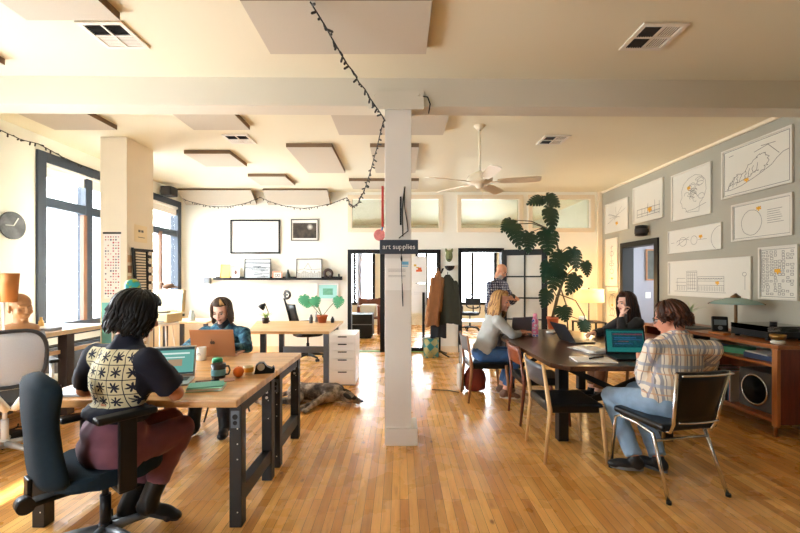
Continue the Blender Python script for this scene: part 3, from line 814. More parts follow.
MB().prism(pts, -.03, .03, Matrix.Rotation(pi/2, 4, 'X'), .003).build('body', m_blackp, t)
MB().cone((-.022, -.031, .05), (-.022, -.036, .05), .026, seg=20).build('tape_roll', M('tape', (205, 205, 196), .4), t)
t = thing('paper_cup', 'white ceramic tumbler left of the bronze laptop', 'cup', (-1.70, 3.46, ZT))
MB().lathe([(.036, 0), (.04, .004), (.042, .11), (.039, .11), (.037, .01), (0, .009)], seg=24).build('cup', M('white glaze', (236, 232, 224), .3), t)
mb = MB()
for k, z in enumerate((.05, .062)): mb.bb(-.02, .02-.008*k, -.0425, -.0415, z, z+.004)
mb.build('lettering', m_ink, t)
tag(MB().box((0, 0, .012), (.2, .14, .022), None, .004).build('notebook', M('purple cover', (130, 36, 110), .5), None, (-2.03, 2.72, ZT), .2), 'purple notebook at the left end of the near workbench', 'notebook')
t = thing('pouch', 'tan pouch resting on the purple notebook', 'pouch', (-2.04, 2.74, ZT+.0235), .3)
MB().ell((0, 0, .03), (.085, .05, .03)).build('body', M('tan leather', (206, 160, 116), .6), t); MB().tube([(-.08, 0, .045), (0, 0, .062), (.08, 0, .045)], .004, 6).build('zip', m_grayp, t)
tag(MB().box((0, 0, .008), (.24, .17, .014), None, .003).build('tablet', M('grey tablet', (150, 154, 160), .35, .5), None, (-1.92, 2.45, ZT), .1), 'grey tablet near the left front edge of the workbench', 'tablet')

# ---------------------------------------------------------------- black task chair in the foreground
m_navyf = M('slate blue chair fabric', (27, 42, 53), .9, var=.12, vs=40, bs=400, bst=.25, bd=.001, spec=.2)
th = radians(53)
t = thing('task_chair', 'dark slate task chair in the left foreground, occupied', 'chair', (-1.60, 2.20, 0), th-pi/2)
star_base(t, .31, M('grey chair base', (120, 124, 128), .4, .4), seat_z=.40, rot=.3)
def pad(w, d, h, bx=.06, n=18):
    pass
mb = MB(); pts = [(.24*cos(a)*(1 if abs(cos(a)) < .9 else 1), .235*sin(a)) for a in [2*pi*i/28 for i in range(28)]]
pts = [(.245*math.copysign(abs(cos(a))**.55, cos(a)), .24*math.copysign(abs(sin(a))**.55, sin(a))) for a in [2*pi*i/32 for i in range(32)]]
mb.prism(pts, .42, .50, None, .025); mb.build('seat', m_navyf, t)
MB().bb(-.10, .10, -.14, .14, .385, .42, .01).build('mechanism', m_blackp, t)
# backrest: pinched slab, curved in height
N = 21; rows = []
for i in range(N):
    v = i/(N-1); z = .43+.565*v
    e = max(0, (abs(v-.5)-.30)/.20); w = (.203+.03*cos(v*2*pi))*max(.05, 1-e**3.2)**.5
    yb = -.245-.025*sin(v*pi)-.06*max(0, v-.45); tk = .052*max(.12, 1-e**5)**.5
    rows.append([(w*math.copysign(abs(cos(a))**.6, cos(a)), yb+tk*math.copysign(abs(sin(a))**.7, sin(a))+.9*(w*cos(a))**2*.6, z) for a in [2*pi*k/28 for k in range(28)]])
mb = MB(); mb.grid(rows, True, True); mb.bm.verts.ensure_lookup_table()
mb._tag([mb.bm.faces.new([mb.bm.verts[i] for i in range(28)]), mb.bm.faces.new([mb.bm.verts[i] for i in range(28*(N-1), 28*N)])], True)
mb.build('backrest', m_navyf, t)
MB().bb(-.04, .04, -.325, -.305, .36, .50, .006).bb(-.04, .04, -.31, -.05, .36, .385, .006).build('back_bar', m_blackp, t)
mb = MB(); mb.cone((.03, -.34, .40), (.10, -.34, .40), .035, seg=16); mb.build('knob', m_blackp, t)
mb = MB(); mb.tube([(.1, .05, .40), (.22, .06, .39), (.28, .06, .38)], [.008, .008, .012]); mb.build('lever', m_blackp, t)
for s in (-1, 1):
    za = .775 if s > 0 else .66
    mb = MB(); mb.box((s*.29, .0, za), (.08, .27, .035), None, .014, 3); a = mb.build('armrest', m_blackp, t)
    mb = MB(); mb.bb(s*.29-.015, s*.29+.015, -.035, .045, .40, za-.015, .006); mb.bb(min(s*.29, s*.12), max(s*.29, s*.12), -.03, .04, .385, .41, .006); mb.build('arm_post', m_blackp, a)
# ---------------------------------------------------------------- left side table, bust, lamp, mesh chair
m_pale = wood('pale birch top', 'ecd6b0', 'd8ba8a', 'y', .45)
t = thing('side_counter', 'long pale wood counter under the left window', 'counter', (-3.92, 3.86, 0))
MB().box((0, 0, .9), (.82, 2.16, .045), None, .005).build('top', m_pale, t)
for y in (-.95, .52):
    mb = MB(); mb.bb(.26, .36, y-.05, y+.05, 0, .877, .003); mb.build('leg', M('dark brown post', (52, 40, 36), .5), t)
    mb = MB(); mb.bb(-.38, -.3, y-.04, y+.04, 0, .877, .003); mb.build('leg', M('dark brown post', (52, 40, 36), .5), t)
MB().bb(.25, .29, -1.0, 1.05, .66, .70, .003).build('rail', m_pale, t)
MB().bb(-.38, .30, -1.0, 1.0, .3, .33, .003).build('shelf', M('white shelf', (235, 228, 214), .5), t)
m_clay = M('tan clay', (172, 126, 84), .55, var=.15, vs=14)
mb = MB(); head_shape(mb, frame((0, 0, .255), (.92, -.36, -.05), (0, 0, 1), 1.15), True)
mb.cap((0, 0, .06), (0, 0, .19), .062, .055); mb.ell((-.01, 0, .05), (.11, .16, .06), (0, 0, -.37)); mb.ell((-.01, 0, .02), (.12, .17, .03), (0, 0, -.37))
o = remesh(mb, 'bust', m_clay, .006, 3); o.location = (-3.72, 3.97, .924); tag(o, 'tan clay bust of a head on the pale counter, facing right', 'sculpture')
t = thing('table_lamp', 'tan two-shade table lamp at the left edge of the counter', 'lamp', (-3.72, 3.80, .923))
mb = MB(); mb.lathe([(.07, 0), (.075, .006), (.05, .02), (.012, .03), (.01, .03), (.01, .56)], seg=20); mb.build('base', m_whitep, t)
m_shade = M('tan lampshade', (172, 106, 46), .8, var=.06)
for x, r in ((.055, .01), (-.07, -.01)):
    mb = MB(); mb.lathe([(.056, .32), (.074, .59), (.0725, .59), (.0545, .32)], (x, 0, 0), 26, None, True); mb.build('lamp_shade', m_shade, t)
tag(MB().box((0, 0, .015), (.12, .16, .028), None, .003).build('book', M('grey book', (150, 152, 160), .6), None, (-3.64, 4.22, .9235), .1), 'grey book on the counter beside the clay bust', 'book')
mb = MB(); mb.lathe([(.022, 0), (.026, .005), (.025, .05), (.012, .075), (.012, .1), (.0, .1)], seg=14); tag(mb.build('small_bottle', M('amber glass bottle', (200, 160, 90), .2), None, (-4.12, 4.65, .9235)), 'small amber bottle at the far end of the counter', 'bottle')
# white mesh chair
t = thing('mesh_chair', 'white framed office chair with grey mesh back at the left edge', 'chair', (-3.26, 3.34, 0), radians(52))
star_base(t, .31, M('silver chair base', (200, 200, 196), .35, .5), seat_z=.42, rot=.1, lift=m_whitep)
mb = MB(); mb.prism(pts, .43, .49, None, .02); mb.build('seat', M('dark grey seat', (60, 62, 66), .8), t)
m_mesh = M('grey chair mesh', (205, 212, 220), .7, var=.1, vs=200, alpha=.7)
mb = MB(); mb.grid([[(.22*(1-.12*abs(2*v-1)**2)*u, -.25-.06*sin(v*pi)*.6-.1*v+.05*u*u, .62+.42*v) for u in [x/5-1 for x in range(11)]] for v in [y/8 for y in range(9)]])
solid(mb, .006).build('back_mesh', m_mesh, t)
fr = [(.21*math.copysign(abs(cos(a))**.6, cos(a)), sin(a)) for a in [2*pi*i/36 for i in range(36)]]
mb = MB(); mb.tube([(x, -.25-.06*sin((s*.5+.5)*pi)*.6-.1*(s*.5+.5)+.05*(x/.22)**2, .83+.225*math.copysign(abs(s)**.7, s)) for x, s in fr], .016, 8, True); mb.build('back_frame', M('charcoal frame', (52, 56, 62), .45), t)
mb = MB(); mb.tube([(-.16, -.27, .64), (-.10, -.30, .56), (-.03, -.25, .44), (0, -.1, .42)], [.02, .03, .03, .025]); mb.tube([(.16, -.27, .64), (.10, -.30, .56), (.03, -.25, .44), (0, -.1, .42)], [.02, .03, .03, .025]); mb.build('back_bracket', m_whitep, t)
for s in (-1, 1):
    a = MB().box((s*.30, .02, .745), (.075, .26, .03), None, .012, 3).build('armrest', m_blackp, t)
    MB().tube([(s*.30, .0, .73), (s*.30, -.01, .56), (s*.24, -.02, .45), (s*.1, -.02, .42)], .017, 8).build('arm_post', m_whitep, a)
# dark cables and clutter under the counter
t = thing('cable_tray', 'black tangled cables lying on the floor behind the mesh chair', 'cables', (-3.55, 3.6, 0))
mb = MB()
for k in range(7):
    a = R.uniform(0, 6); mb.tube([(R.uniform(-.2, .2), R.uniform(-.35, .35), .012+R.uniform(0, .06)) for _ in range(6)], .008, 5)
mb.build('cable', m_blackp, t); MB().bb(-.15, .12, -.3, .1, 0, .09, .01).build('power_box', m_blackp, t)

# ---------------------------------------------------------------- things on the left pillar
def dots(mb, x0, x1, z0, z1, nx, nz, sz, rr, prob=.8, y=-.002):
    for i in range(nx):
        for k in range(nz):
            if rr.random() < prob:
                mb.mi = rr.choice((1, 1, 2, 3)); s = sz*rr.uniform(.6, 1.1)
                cx = x0+(x1-x0)*(i+.5)/nx; cz = z0+(z1-z0)*(k+.5)/nz; mb.bb(cx-s, cx+s, y-.0008, y, cz-s, cz+s)
m_red, m_pink, m_blu, m_grn = M('red ink', (176, 46, 66), .7, var=0), M('pink ink', (206, 130, 150), .7, var=0), M('dark blue ink', (60, 50, 96), .7, var=0), M('green ink', (60, 140, 90), .7, var=0)
t = thing('wall_calendar', 'white poster of small red and purple marks on the pillar front', 'poster', (-3.56, 5.0099, 1.62))
mb = MB(); mb.bb(-.105, .105, -.002, 0, -.40, .40); dots(mb, -.095, .095, -.39, .38, 6, 22, .009, R, .72)
mb.build('sheet', [m_paper, m_red, m_blu, m_pink], t); MB().bb(-.11, .11, -.008, 0, .40, .422).build('hanger_bar', m_blackp, t)
tag(MB().bb(-.08, .07, -.012, 0, -.25, .25).build('teal_board', M('turquoise board', (128, 206, 206), .6), None, (-3.60, 5.0099, .92)), 'turquoise board on the pillar below the calendar poster', 'board')
t = thing('bat_note', 'cream note with a small dark mark on the pillar side', 'note', (-3.3799, 5.28, 2.05), pi/2)
mb = MB(); mb.bb(-.13, .13, -.002, 0, -.11, .11); mb.mi = 1
for s in (-1, 1): mb.bb(s*.03-.022, s*.03+.022, -.003, -.002, .02, .05)
mb.bb(-.06, .08, -.003, -.002, -.05, -.042); mb.build('sheet', [M('cream paper', (238, 222, 186), .8), m_ink], t)
t = thing('chart_rack', 'slanted black frame of pale slats hanging on the pillar side', 'wall rack', (-3.372, 5.28, 1.50), pi/2)
mb = MB(); mb.box((-.16, -.015, -.02), (.022, .02, .76), (0, -.10, 0)); mb.box((.03, -.015, .34), (.42, .02, .028), (0, -.02, 0)); mb.box((.10, -.015, -.02), (.016, .02, .72), (0, -.02, 0)); mb.build('frame', m_blackp, t)
MB().box((.0, -.002, -.02), (.30, .004, .70)).build('back_panel', m_blackp, t)
mb = MB()
for k in range(19): mb.box((-.03+.004*k*.5, -.010, .30-k*.036), (.20-.002*k, .006, .022))
for k in range(12): mb.box((.16, -.010, .30-k*.055), (.10, .006, .03))
mb.build('slat', M('ivory slat', (226, 214, 190), .6), t)
mb = MB()
for k in range(6): mb.box((.145, -.018, .26-k*.115), (.06, .012, .04))
mb.build('dark_key', m_blackp, t)
t = thing('photo_strip', 'strips of small tan photos on the pillar side beside the rack', 'photos', (-3.3799, 5.08, 1.45), pi/2)
pm_ = [M('tan print', (206, 170, 132), .7, var=.3, vs=40), M('dark brown print', (150, 112, 84), .7, var=.4, vs=40)]
for k in range(6):
    MB().bb(-.055, .02, -.002, 0, .22-k*.13, .31-k*.13).build('print', pm_[k % 2], t)
    MB().bb(.43, .465, -.002, 0, .10-k*.11, .18-k*.11).build('print', pm_[(k+1) % 2], t)
t = thing('globe', 'small green and blue globe beside the pillar', 'globe', (-3.2, 4.85, 1.27))
gm, gnt, gb, gN, gL = newmat('globe map'); f_ = noise(gnt, coords(gnt), 12, 3)
gL.new(ramp(gnt, f_, [(.47, srgb((36, 168, 176))), (.5, srgb((70, 160, 70))), (.6, srgb((214, 190, 70)))]), gb.inputs['Base Color']); gb.inputs['Roughness'].default_value = .4
MB().ell((0, 0, .11), .085, seg=24, rings=16).build('sphere', gm, t)
MB().lathe([(.06, 0), (.06, .008), (.012, .016), (.012, .03)], seg=18).tube(arc((0, 0, .11), .092, -pi/2, pi/2, 12, lambda u, v: (u, 0, v)), .004, 6).build('stand', m_grayp, t)
t = thing('plinth_stand', 'slim white shelf tower under the small globe', 'stand', (-3.2, 4.82, 0))
mb = MB()
for z in (.02, .33, .66, .99, 1.255): mb.bb(-.15, .15, -.12, .12, z-.015, z+.0148)
for x in (-.14, .14):
    for y in (-.11, .11): mb.bb(x-.01, x+.01, y-.01, y+.01, 0, 1.24)
mb.build('shelf_unit', M('white painted shelf', (236, 230, 220), .5), t)
rr = random.Random(3)
for z, nm in ((.036, 'lowest'), (.346, 'second lowest'), (.676, 'third'), (1.006, 'upper')):
    st = thing('paper_stack', 'stack of paper and files on the %s level of the white shelf tower' % nm, 'papers', (-3.2, 4.82, z))
    for k in range(5): MB().bb(-.13+rr.uniform(0, .03), .12, -.10, .10, k*.035, k*.035+.025+.0095).build('file', rr.choice((m_paper, M('blue grey files', (130, 150, 170), .7), M('tan files', (200, 176, 140), .7))), st)
# wall clock, black speaker box above the window
t = thing('wall_clock', 'round black marbled wall clock by the left window', 'clock', (XL+.002, 4.575, 2.065))
cm_, cnt, cb, cN, cL = newmat('black marble'); cL.new(ramp(cnt, noise(cnt, coords(cnt, (1, 1, 1)), 7, 6, .7), [(.45, srgb((18, 18, 20))), (.7, srgb((92, 92, 94)))]), cb.inputs['Base Color']); cb.inputs['Roughness'].default_value = .3
MB().cone((0, 0, 0), (.02, 0, 0), .155, seg=40).build('face', cm_, t)
mb = MB(); mb.box((.024, -.045, -.002), (.003, .10, .010), (.05, 0, 0)); mb.box((.024, .03, .045), (.003, .012, .11), (-.55, 0, 0)); mb.build('hands', m_whitep, t)
t = thing('wall_speaker', 'black speaker box mounted above the far left window', 'speaker', (XL+.16, 7.42, 3.07))
MB().box((0, 0, 0), (.2, .24, .17), None, .02).build('cabinet', m_blackp, t); MB().bb(-.155, -.1, -.03, .03, -.03, .03).build('bracket', m_grayp, t); MB().bb(-.08, .08, -.124, -.12, -.07, .07).build('grille', M('dark grille', (52, 48, 48), .7), t)
# stool with record player
t = thing('stool', 'white wire legged stool under the cream record player', 'stool', (-3.50, 5.98, 0))
MB().cone((0, 0, .79), (0, 0, .825), .21, .21, 28).build('seat', m_whitep, t)
for k in range(4):
    a = pi/4+k*pi/2; MB().tube([(.13*cos(a), .13*sin(a), .79), (.2*cos(a), .2*sin(a), 0)], .011, 8).build('leg', m_whitep, t)
MB().tube(arc((0, 0, .28), .18, 0, 2*pi*.97, 28), .007, 6, True).build('footrest', m_whitep, t)
t = thing('record_player', 'cream portable record player with its lid open', 'record player', (-3.50, 5.98, .8265), -.15)
m_cream = M('cream vinyl case', (204, 188, 146), .5, var=.04)
MB().box((0, 0, .075), (.40, .33, .13), None, .015).build('case', m_cream, t)
mb = MB(); mb.box((0, -.168, .03), (.3, .003, .014)); mb.build('trim', m_grayp, t)
MB().cone((-.04, 0, .14), (-.04, 0, .152), .13, seg=30).build('platter', m_blackp, t)
MB().tube([(.15, .1, .15), (.15, .1, .175), (.08, -.04, .165)], .006, 6).build('tonearm', m_chrome, t)
mb = MB(); m_ = Matrix.Translation((0, .165, .14)) @ Matrix.Rotation(-.12, 4, 'X'); mb.box((-.02, .03, .17), (.42, .06, .34), None, .012); mb.bm.transform(m_); l = mb.build('lid', m_cream, t)
mb = MB(); mb.box((.12, -.004, .15), (.12, .006, .26)); mb.bm.transform(m_); mb.build('mirror_panel', M('teal lining', (120, 158, 160), .4), l)
t = thing('bird_figure', 'small brown bird figure perched on the record player lid', 'figurine', (-3.56, 6.21, 1.31), .2)
mb = MB(); mb.ell((0, 0, .045), (.085, .04, .045), (0, -.2, 0)); mb.ell((-.085, 0, .085), (.035, .03, .03)); mb.cap((.06, 0, .04), (.14, 0, .03), .022, .01); mb.cap((-.11, 0, .085), (-.14, 0, .08), .010, .003)
o = remesh(mb, 'body', M('mottled brown', (126, 92, 72), .7, var=.4, vs=40), .007, 2, t)
# small black-legged desk behind the stool
t = thing('small_desk', 'small pale desk with dark legs behind the record player', 'desk', (-3.62, 7.1, 0))
MB().box((0, 0, .73), (.75, .6, .03), None, .004).build('top', m_pale, t)
for x in (-.34, .34):
    for y in (-.26, .26): MB().bb(x-.03, x+.03, y-.03, y+.03, 0, .714, .003).build('leg', M('charcoal leg', (58, 60, 66), .5), t)
tag(MB().lathe([(.05, 0), (.055, .01), (.05, .09), (.03, .13), (.03, .17), (0, .17)], seg=18).build('water_jug', M('pale glass jug', (206, 220, 224), .15), None, (-3.62, 7.05, .7455)), 'pale jug on the small desk in the far left corner', 'jug')
tag(MB().bb(-.06, .06, -.05, .05, 0, .12, .01).build('wall_box', M('grey device', (120, 124, 128), .5), None, (-3.84, 8.08, 1.38)), 'small grey device on the back wall by the left corner', 'device')
# ================================================================= back left: standing desk, drawers, chair, shelf, pictures
t = thing('sit_stand_desk', 'pale wood sit stand desk by the back wall, beside white drawers', 'desk', (-1.55, 6.2, 0))
m_pine = wood('honey birch desk top', 'e2bc86', 'cf9f66', 'x', .42)
mb = MB(); mb.prism([(-.55, -.62), (.57, -.62), (.57, .80), (-.92, .80)], .705, .742, None, .004); mb.build('tabletop', m_pine, t)
m_dsteel = M('grey desk frame', (112, 122, 134), .45, .5, var=.05)
for x, m_ in ((.52, m_dsteel), (-.36, m_blackp)):
    mb = MB(); mb.bb(x-.035, x+.035, -.58, -.50, .02, .70, .004); mb.build('leg', m_, t)
    mb = MB(); mb.bb(x-.035, x+.035, .30, .38, .02, .70, .004); mb.build('leg', m_, t)
    MB().bb(x-.04, x+.04, -.60, .55, 0, .022, .004).build('foot', m_, t)
MB().bb(-.33, .49, .30, .35, .28, .38, .004).build('crossbar', m_dsteel, t)
t = thing('drawer_unit', 'white five drawer unit standing beside the sit stand desk', 'drawers', (-.79, 5.83, 0))
m_alex = M('white drawer lacquer', (238, 234, 228), .4, var=.02)
MB().bb(-.18, .18, -.275, .28, .015, .70, .004).build('cabinet', m_alex, t)
MB().bb(-.165, .165, -.26, .265, 0, .0148).build('plinth', m_grayp, t)
zz = [.045, .21, .375, .485, .59, .692]
for a, b in zip(zz, zz[1:]):
    d = MB().bb(-.176, .176, -.293, -.2755, a+.003, b-.003, .002).build('drawer', m_alex, t)
    MB().bb(-.06, .06, -.2945, -.2932, b-.028, b-.012, .0004).build('handle_slot', m_black, d)
# high backed chair at the desk
t = thing('headrest_chair', 'black mesh office chair with headrest behind the pale desk', 'chair', (-1.68, 7.38, 0), radians(-55))
star_base(t, .30, m_blackp, seat_z=.42, rot=.2)
MB().prism(pts, .44, .50, None, .02).build('seat', m_blackp, t)
mb = MB(); mb.grid([[(.21*u, -.22-.16*v-.02*sin(v*pi)+.05*u*u, .52+.50*v) for u in [x/4-1 for x in range(9)]] for v in [y/6 for y in range(7)]]); solid(mb, .02).build('backrest', m_blackp, t)
MB().tube([(0, -.1, .43), (0, -.27, .5), (0, -.36, .85), (0, -.44, 1.13)], .018, 8).build('spine', m_blackp, t)
mb = MB(); mb.tube([(.13*cos(a), -.40+.02*abs(cos(a)), 1.19+.065*sin(a)) for a in [2*pi*i/20 for i in range(20)]], .022, 8, True); mb.box((0, -.41, 1.19), (.22, .012, .03)); mb.box((0, -.41, 1.19), (.03, .012, .11)); mb.build('headrest', m_blackp, t)
for s in (-1, 1):
    a = MB().box((s*.27, .02, .67), (.07, .24, .03), None, .01).build('armrest', m_blackp, t); MB().tube([(s*.27, 0, .66), (s*.26, -.02, .48), (s*.1, -.02, .43)], .016, 8).build('arm_post', m_blackp, a)
# things on the desk
t = thing('desk_lamp', 'small black desk lamp on the pale desk', 'lamp', (-2.26, 6.86, .743))
MB().cone((0, 0, 0), (0, 0, .018), .055, seg=20).build('base', m_blackp, t); MB().tube([(0, 0, .015), (.03, 0, .16), (-.02, 0, .29)], .007, 8).build('arm', m_blackp, t)
MB().lathe([(.062, -.05), (.045, .0), (.022, .03), (.018, .05)], (-.06, 0, .27), 20, (0, .75, 0)).build('lamp_shade', m_blackp, t)
t = thing('grass_plant', 'small grassy plant in a dark pot on the desk', 'plant', (-2.20, 6.62, .743))
m_soil = M('dark soil', (50, 38, 30), .9)
MB().lathe([(.045, 0), (.06, .09), (.055, .09), (.05, .08), (0, .08)], seg=18).build('pot', M('dark brown pot', (62, 44, 38), .5), t)
def blades(n, h, sp, w, seed, z0=.08):
    rr = random.Random(seed); mb = MB()
    for k in range(n):
        a = rr.uniform(0, 2*pi); l = h*rr.uniform(.6, 1.1); d = Vector((cos(a), sin(a), 0)); s = d.cross(Vector((0, 0, 1)))*w
        p = [Vector((0, 0, z0))+d*sp*f*f*rr.uniform(.8, 1.2)+Vector((0, 0, l*(f-.35*f*f*(sp > .1)))) for f in (0, .35, .7, 1)]
        mb.grid([[q-s*g, q+d*.002, q+s*g] for q, g in zip(p, (.6, 1, .7, .05))])
    return mb
blades(46, .14, .13, .006, 4).build('foliage', M('light green grass', (150, 190, 96), .6, var=.2), t)
def monstera(mb, base, tip, width, droop=.15, seed=0, up=(0, 0, 1)):
    """split leaf: lobes either side of the midrib"""
    rr = random.Random(seed); base, tip = Vector(base), Vector(tip); L = (tip-base).length; y = (tip-base).normalized()
    z = Vector(up); x = y.cross(z)
    x = x.normalized() if x.length > .05 else Vector((1, 0, 0)); z = x.cross(y)
    def pt(u, v): return base+y*(u*L)+x*(v*width)+z*(-droop*L*(u*u+.6*(abs(v))**2)+.03*L)
    prof = lambda u: (sin(pi*min(1, (u+.16)/1.16)**.62))**.85*.5
    N = 7
    for s in (-1, 1):
        for k in range(N):
            u0, u1 = k/N, (k+1)/N; um = (u0+u1)/2
            gap = .020 if k else .0
            w = prof(min(.97, um)); f = .34
            f = .66; a0, a1 = pt(u0, 0), pt(u1, 0)
            w0, w1 = prof(max(.01, u0+.05)), prof(min(.985, u1-.02)); b0, b1 = pt(u0+.03, s*w0*f), pt(u1+.03, s*w1*f)
            w0, w1 = prof(max(.01, u0+.05)), prof(min(.985, u1-.02))
            sh = .10
            c0, c1 = pt(u0+sh*.6+gap*.5, s*w0*.84), pt(u1+sh*.6-gap*.5, s*w1*.84)
            e0, e1 = pt(min(1.02, u0+sh+gap*1.2), s*w0*1.0), pt(min(1.02, u1+sh-gap*1.2), s*w1*1.0)
            mb.grid([[a0, a1], [b0, b1], [c0, c1], [e0, e1]], True)
        # back lobes at the stalk
        mb.grid([[pt(0, 0), pt(.02, s*.16)], [pt(-.10, s*.10), pt(-.02, s*.30)], [pt(-.13, s*.20), pt(-.02, s*.36)]], True)
t = thing('potted_monstera', 'small swiss cheese plant in a terracotta pot on the desk', 'plant', (-1.29, 6.72, .743))
MB().lathe([(.06, 0), (.085, .10), (.092, .10), (.092, .125), (.083, .125), (.075, .10), (0, .10)], seg=22).build('pot', M('terracotta', (190, 104, 66), .75, var=.1), t)
lv = [((-.32, 0, .44), (-.26, -.02, .26), .2), ((-.12, -.05, .42), (-.07, -.08, .26), .19), ((.28, .0, .42), (.25, -.03, .24), .2), ((-.2, .1, .36), (-.28, .08, .24), .15)]
m_leafl = M('blue green leaf', (72, 168, 120), .4, var=.15, vs=15)
mb = MB()
for b_, _, _ in lv: mb.tube([(0, 0, .1), (b_[0]*.45, b_[1]*.5, .26), b_], .006, 6)
mb.build('stems', M('green stem', (96, 122, 70), .5), t)
mb = MB()
for i, (b_, e_, w_) in enumerate(lv): monstera(mb, b_, e_, w_, .1, i, (0, -1, .3))
mb.build('foliage', m_leafl, t)
for k, (x, y, h, r, c, lab) in enumerate(((-1.46, 6.65, .14, .03, (88, 92, 96), 'grey metal bottle on the desk, left of the terracotta pot'), (-1.40, 6.78, .18, .026, (160, 160, 156), 'pale bottle just behind the grey metal bottle on the desk'), (-1.12, 6.72, .1, .03, (40, 44, 50), 'small black jar right of the terracotta pot'))):
    o = MB().lathe([(r*.9, 0), (r, .006), (r, h*.62), (r*.5, h*.8), (r*.5, h), (0, h)], seg=16).build('desk_bottle', M('bottle%d' % k, c, .3), None, (x, y, .743)); tag(o, lab, 'bottle')

# back wall pictures
def scribble(mb, pls, w, h, y=-.003, lw=.003):
    """flat ink lines; coordinates 0..1 across the sheet"""
    for pl in pls:
        for (a, b) in zip(pl, pl[1:]):
            p = Vector(((a[0]-.5)*w, 0, (a[1]-.5)*h)); q = Vector(((b[0]-.5)*w, 0, (b[1]-.5)*h)); d = q-p
            if d.length < 1e-5: continue
            mb.box((p+q)/2+Vector((0, y, 0)), (d.length+lw*.4, .0006, lw), (0, -atan2(d.z, d.x), 0))
def picture(label, loc, rotz, w, h, fw, fm, pm, draw=None, extra=None, name='framed_picture', cat='picture', group=None, dep=.022, lw=.003, ink=None, tilt=0, mat_in=0):
    t = thing(name, label, cat, loc, rotz, group)
    if tilt: t.rotation_euler.x = tilt
    if fw:
        mb = MB(); mb.bb(-w/2, w/2, -dep, 0, h/2-fw, h/2, .001).bb(-w/2, w/2, -dep, 0, -h/2, -h/2+fw, .001).bb(-w/2, -w/2+fw, -dep, 0, -h/2+fw, h/2-fw, .001).bb(w/2-fw, w/2, -dep, 0, -h/2+fw, h/2-fw, .001)
        mb.build('frame', fm, t)
    s = MB().bb(-w/2+fw*.6, w/2-fw*.6, -dep*.4, -.002, -h/2+fw*.6, h/2-fw*.6).build('sheet', pm, t)
    yy = -dep*.4-.0006
    if draw:
        mb = MB(); scribble(mb, draw, w-2*fw, h-2*fw, yy, lw); mb.build('drawing', ink or m_ink, s)
    if extra: extra(t, s, yy)
    return t
def curve(c, rx, ry, a0=0, a1=6.2832, n=24, wob=0, seed=0):
    rr = random.Random(seed); return [(c[0]+(rx*(1+rr.uniform(-wob, wob)))*cos(a0+(a1-a0)*i/n), c[1]+(ry*(1+rr.uniform(-wob, wob)))*sin(a0+(a1-a0)*i/n)) for i in range(n+1)]
YW = YB-.001
rr = random.Random(11)
net = [[(x := rr.uniform(.1, .9), z := rr.uniform(.15, .9)), (x+rr.uniform(-.08, .08), z+rr.uniform(-.08, .08)), (x+rr.uniform(-.1, .1), z+rr.uniform(-.1, .1))] for _ in range(46)]
picture('large black framed print of faint lines on the back wall', (-2.91, YW, 2.32), 0, 1.0, .68, .03, m_black, M('print paper', (238, 236, 232), .6, var=.01), net, lw=.003, ink=M('faint grey ink', (140, 140, 140), .8, var=0))
def photo_x(t, s, yy):
    mb = MB(); mb.bb(-.235, .235, yy-.001, yy, -.165, .14); mb.build('photo', dark_photo, s)
dark_photo, dnt, db, dN, dL = newmat('dark brown night photo')
v_ = coords(dnt); f_ = noise(dnt, v_, 9, 5); sp = dN.new('ShaderNodeTexGradient'); sp.gradient_type = 'SPHERICAL'
mp_ = dN.new('ShaderNodeMapping'); mp_.inputs['Location'].default_value = (-1.6, 0, -.9); mp_.inputs['Scale'].default_value = (15, 15, 15); dL.new(v_, mp_.inputs[0]); dL.new(mp_.outputs[0], sp.inputs[0])
dL.new(mixc(dnt, ramp(dnt, f_, [(.35, srgb((40, 34, 28))), (.7, srgb((84, 74, 60)))]), srgb((240, 236, 220)), sp.outputs['Fac']), db.inputs['Base Color'])
picture('dark brown photograph in a thin black frame on the back wall', (-1.915, YW, 2.456), 0, .55, .43, .015, m_black, m_paper, None, photo_x)
def poster_x(t, s, yy):
    mb = MB(); mb.bb(-.18, .18, yy-.001, yy, -.13, .14); mb.build('print', M('aqua print', (168, 226, 220), .7, var=.1), s)
    mb = MB(); mb.bb(-.10, .10, yy-.0018, yy-.0012, -.06, .07); mb.build('tree_print', M('teal blotches', (110, 180, 150), .7, var=.4, vs=30), s)
picture('pale aqua poster in a white frame above the desk plant', (-1.45, YW, 1.21), 0, .44, .35, .012, m_whitep, m_paper, None, poster_x)
t = thing('wall_shelf', 'long black picture ledge on the back wall', 'shelf', (-2.43, YB, 1.46))
mb = MB(); mb.bb(-1.27, 1.27, -.125, -.001, -.01, .008, .002); mb.build('ledge', m_black, t); MB().bb(-1.27, 1.27, -.135, -.126, -.01, .035, .002).build('front_lip', m_black, t); MB().bb(-1.27, 1.27, -.012, -.001, .009, .06, .002).build('back_rail', m_black, t)
ZS = 1.469
def coast(w=.0):
    return [[(0, .55+.02*sin(i)), (.3, .52), (.6, .6), (1, .55)] for i in range(1)]+[[(rr.uniform(0, .8), z), (rr.uniform(.2, 1), z+rr.uniform(-.03, .03))] for z in [k/26 for k in range(2, 18)]]
def lean(label, px0, px1, pyt, fm, pm, draw, name='framed_picture', fw=.012, cat='picture', ink=None, lw=.004, extra=None):
    w = (px1-px0)*.0199; h = (280.2-pyt)*.0199-.02
    return picture(label, ((( px0+px1)/2-400)*.0199, YB-.075, ZS+h/2+.001), 0, w, h, fw, fm, pm, draw, extra, name, cat, None, .016, lw, ink, -.06)
lean('black framed sea picture with a dark horizon band on the ledge', 244.2, 270.6, 259, m_black, M('pale blue grey print', (200, 208, 212), .6, var=.1, vs=30), [[(0, .84), (1, .82)], [(0, .80), (1, .79)]]+coast(), ink=M('blue grey ink', (90, 98, 106), .8, var=0), lw=.009)
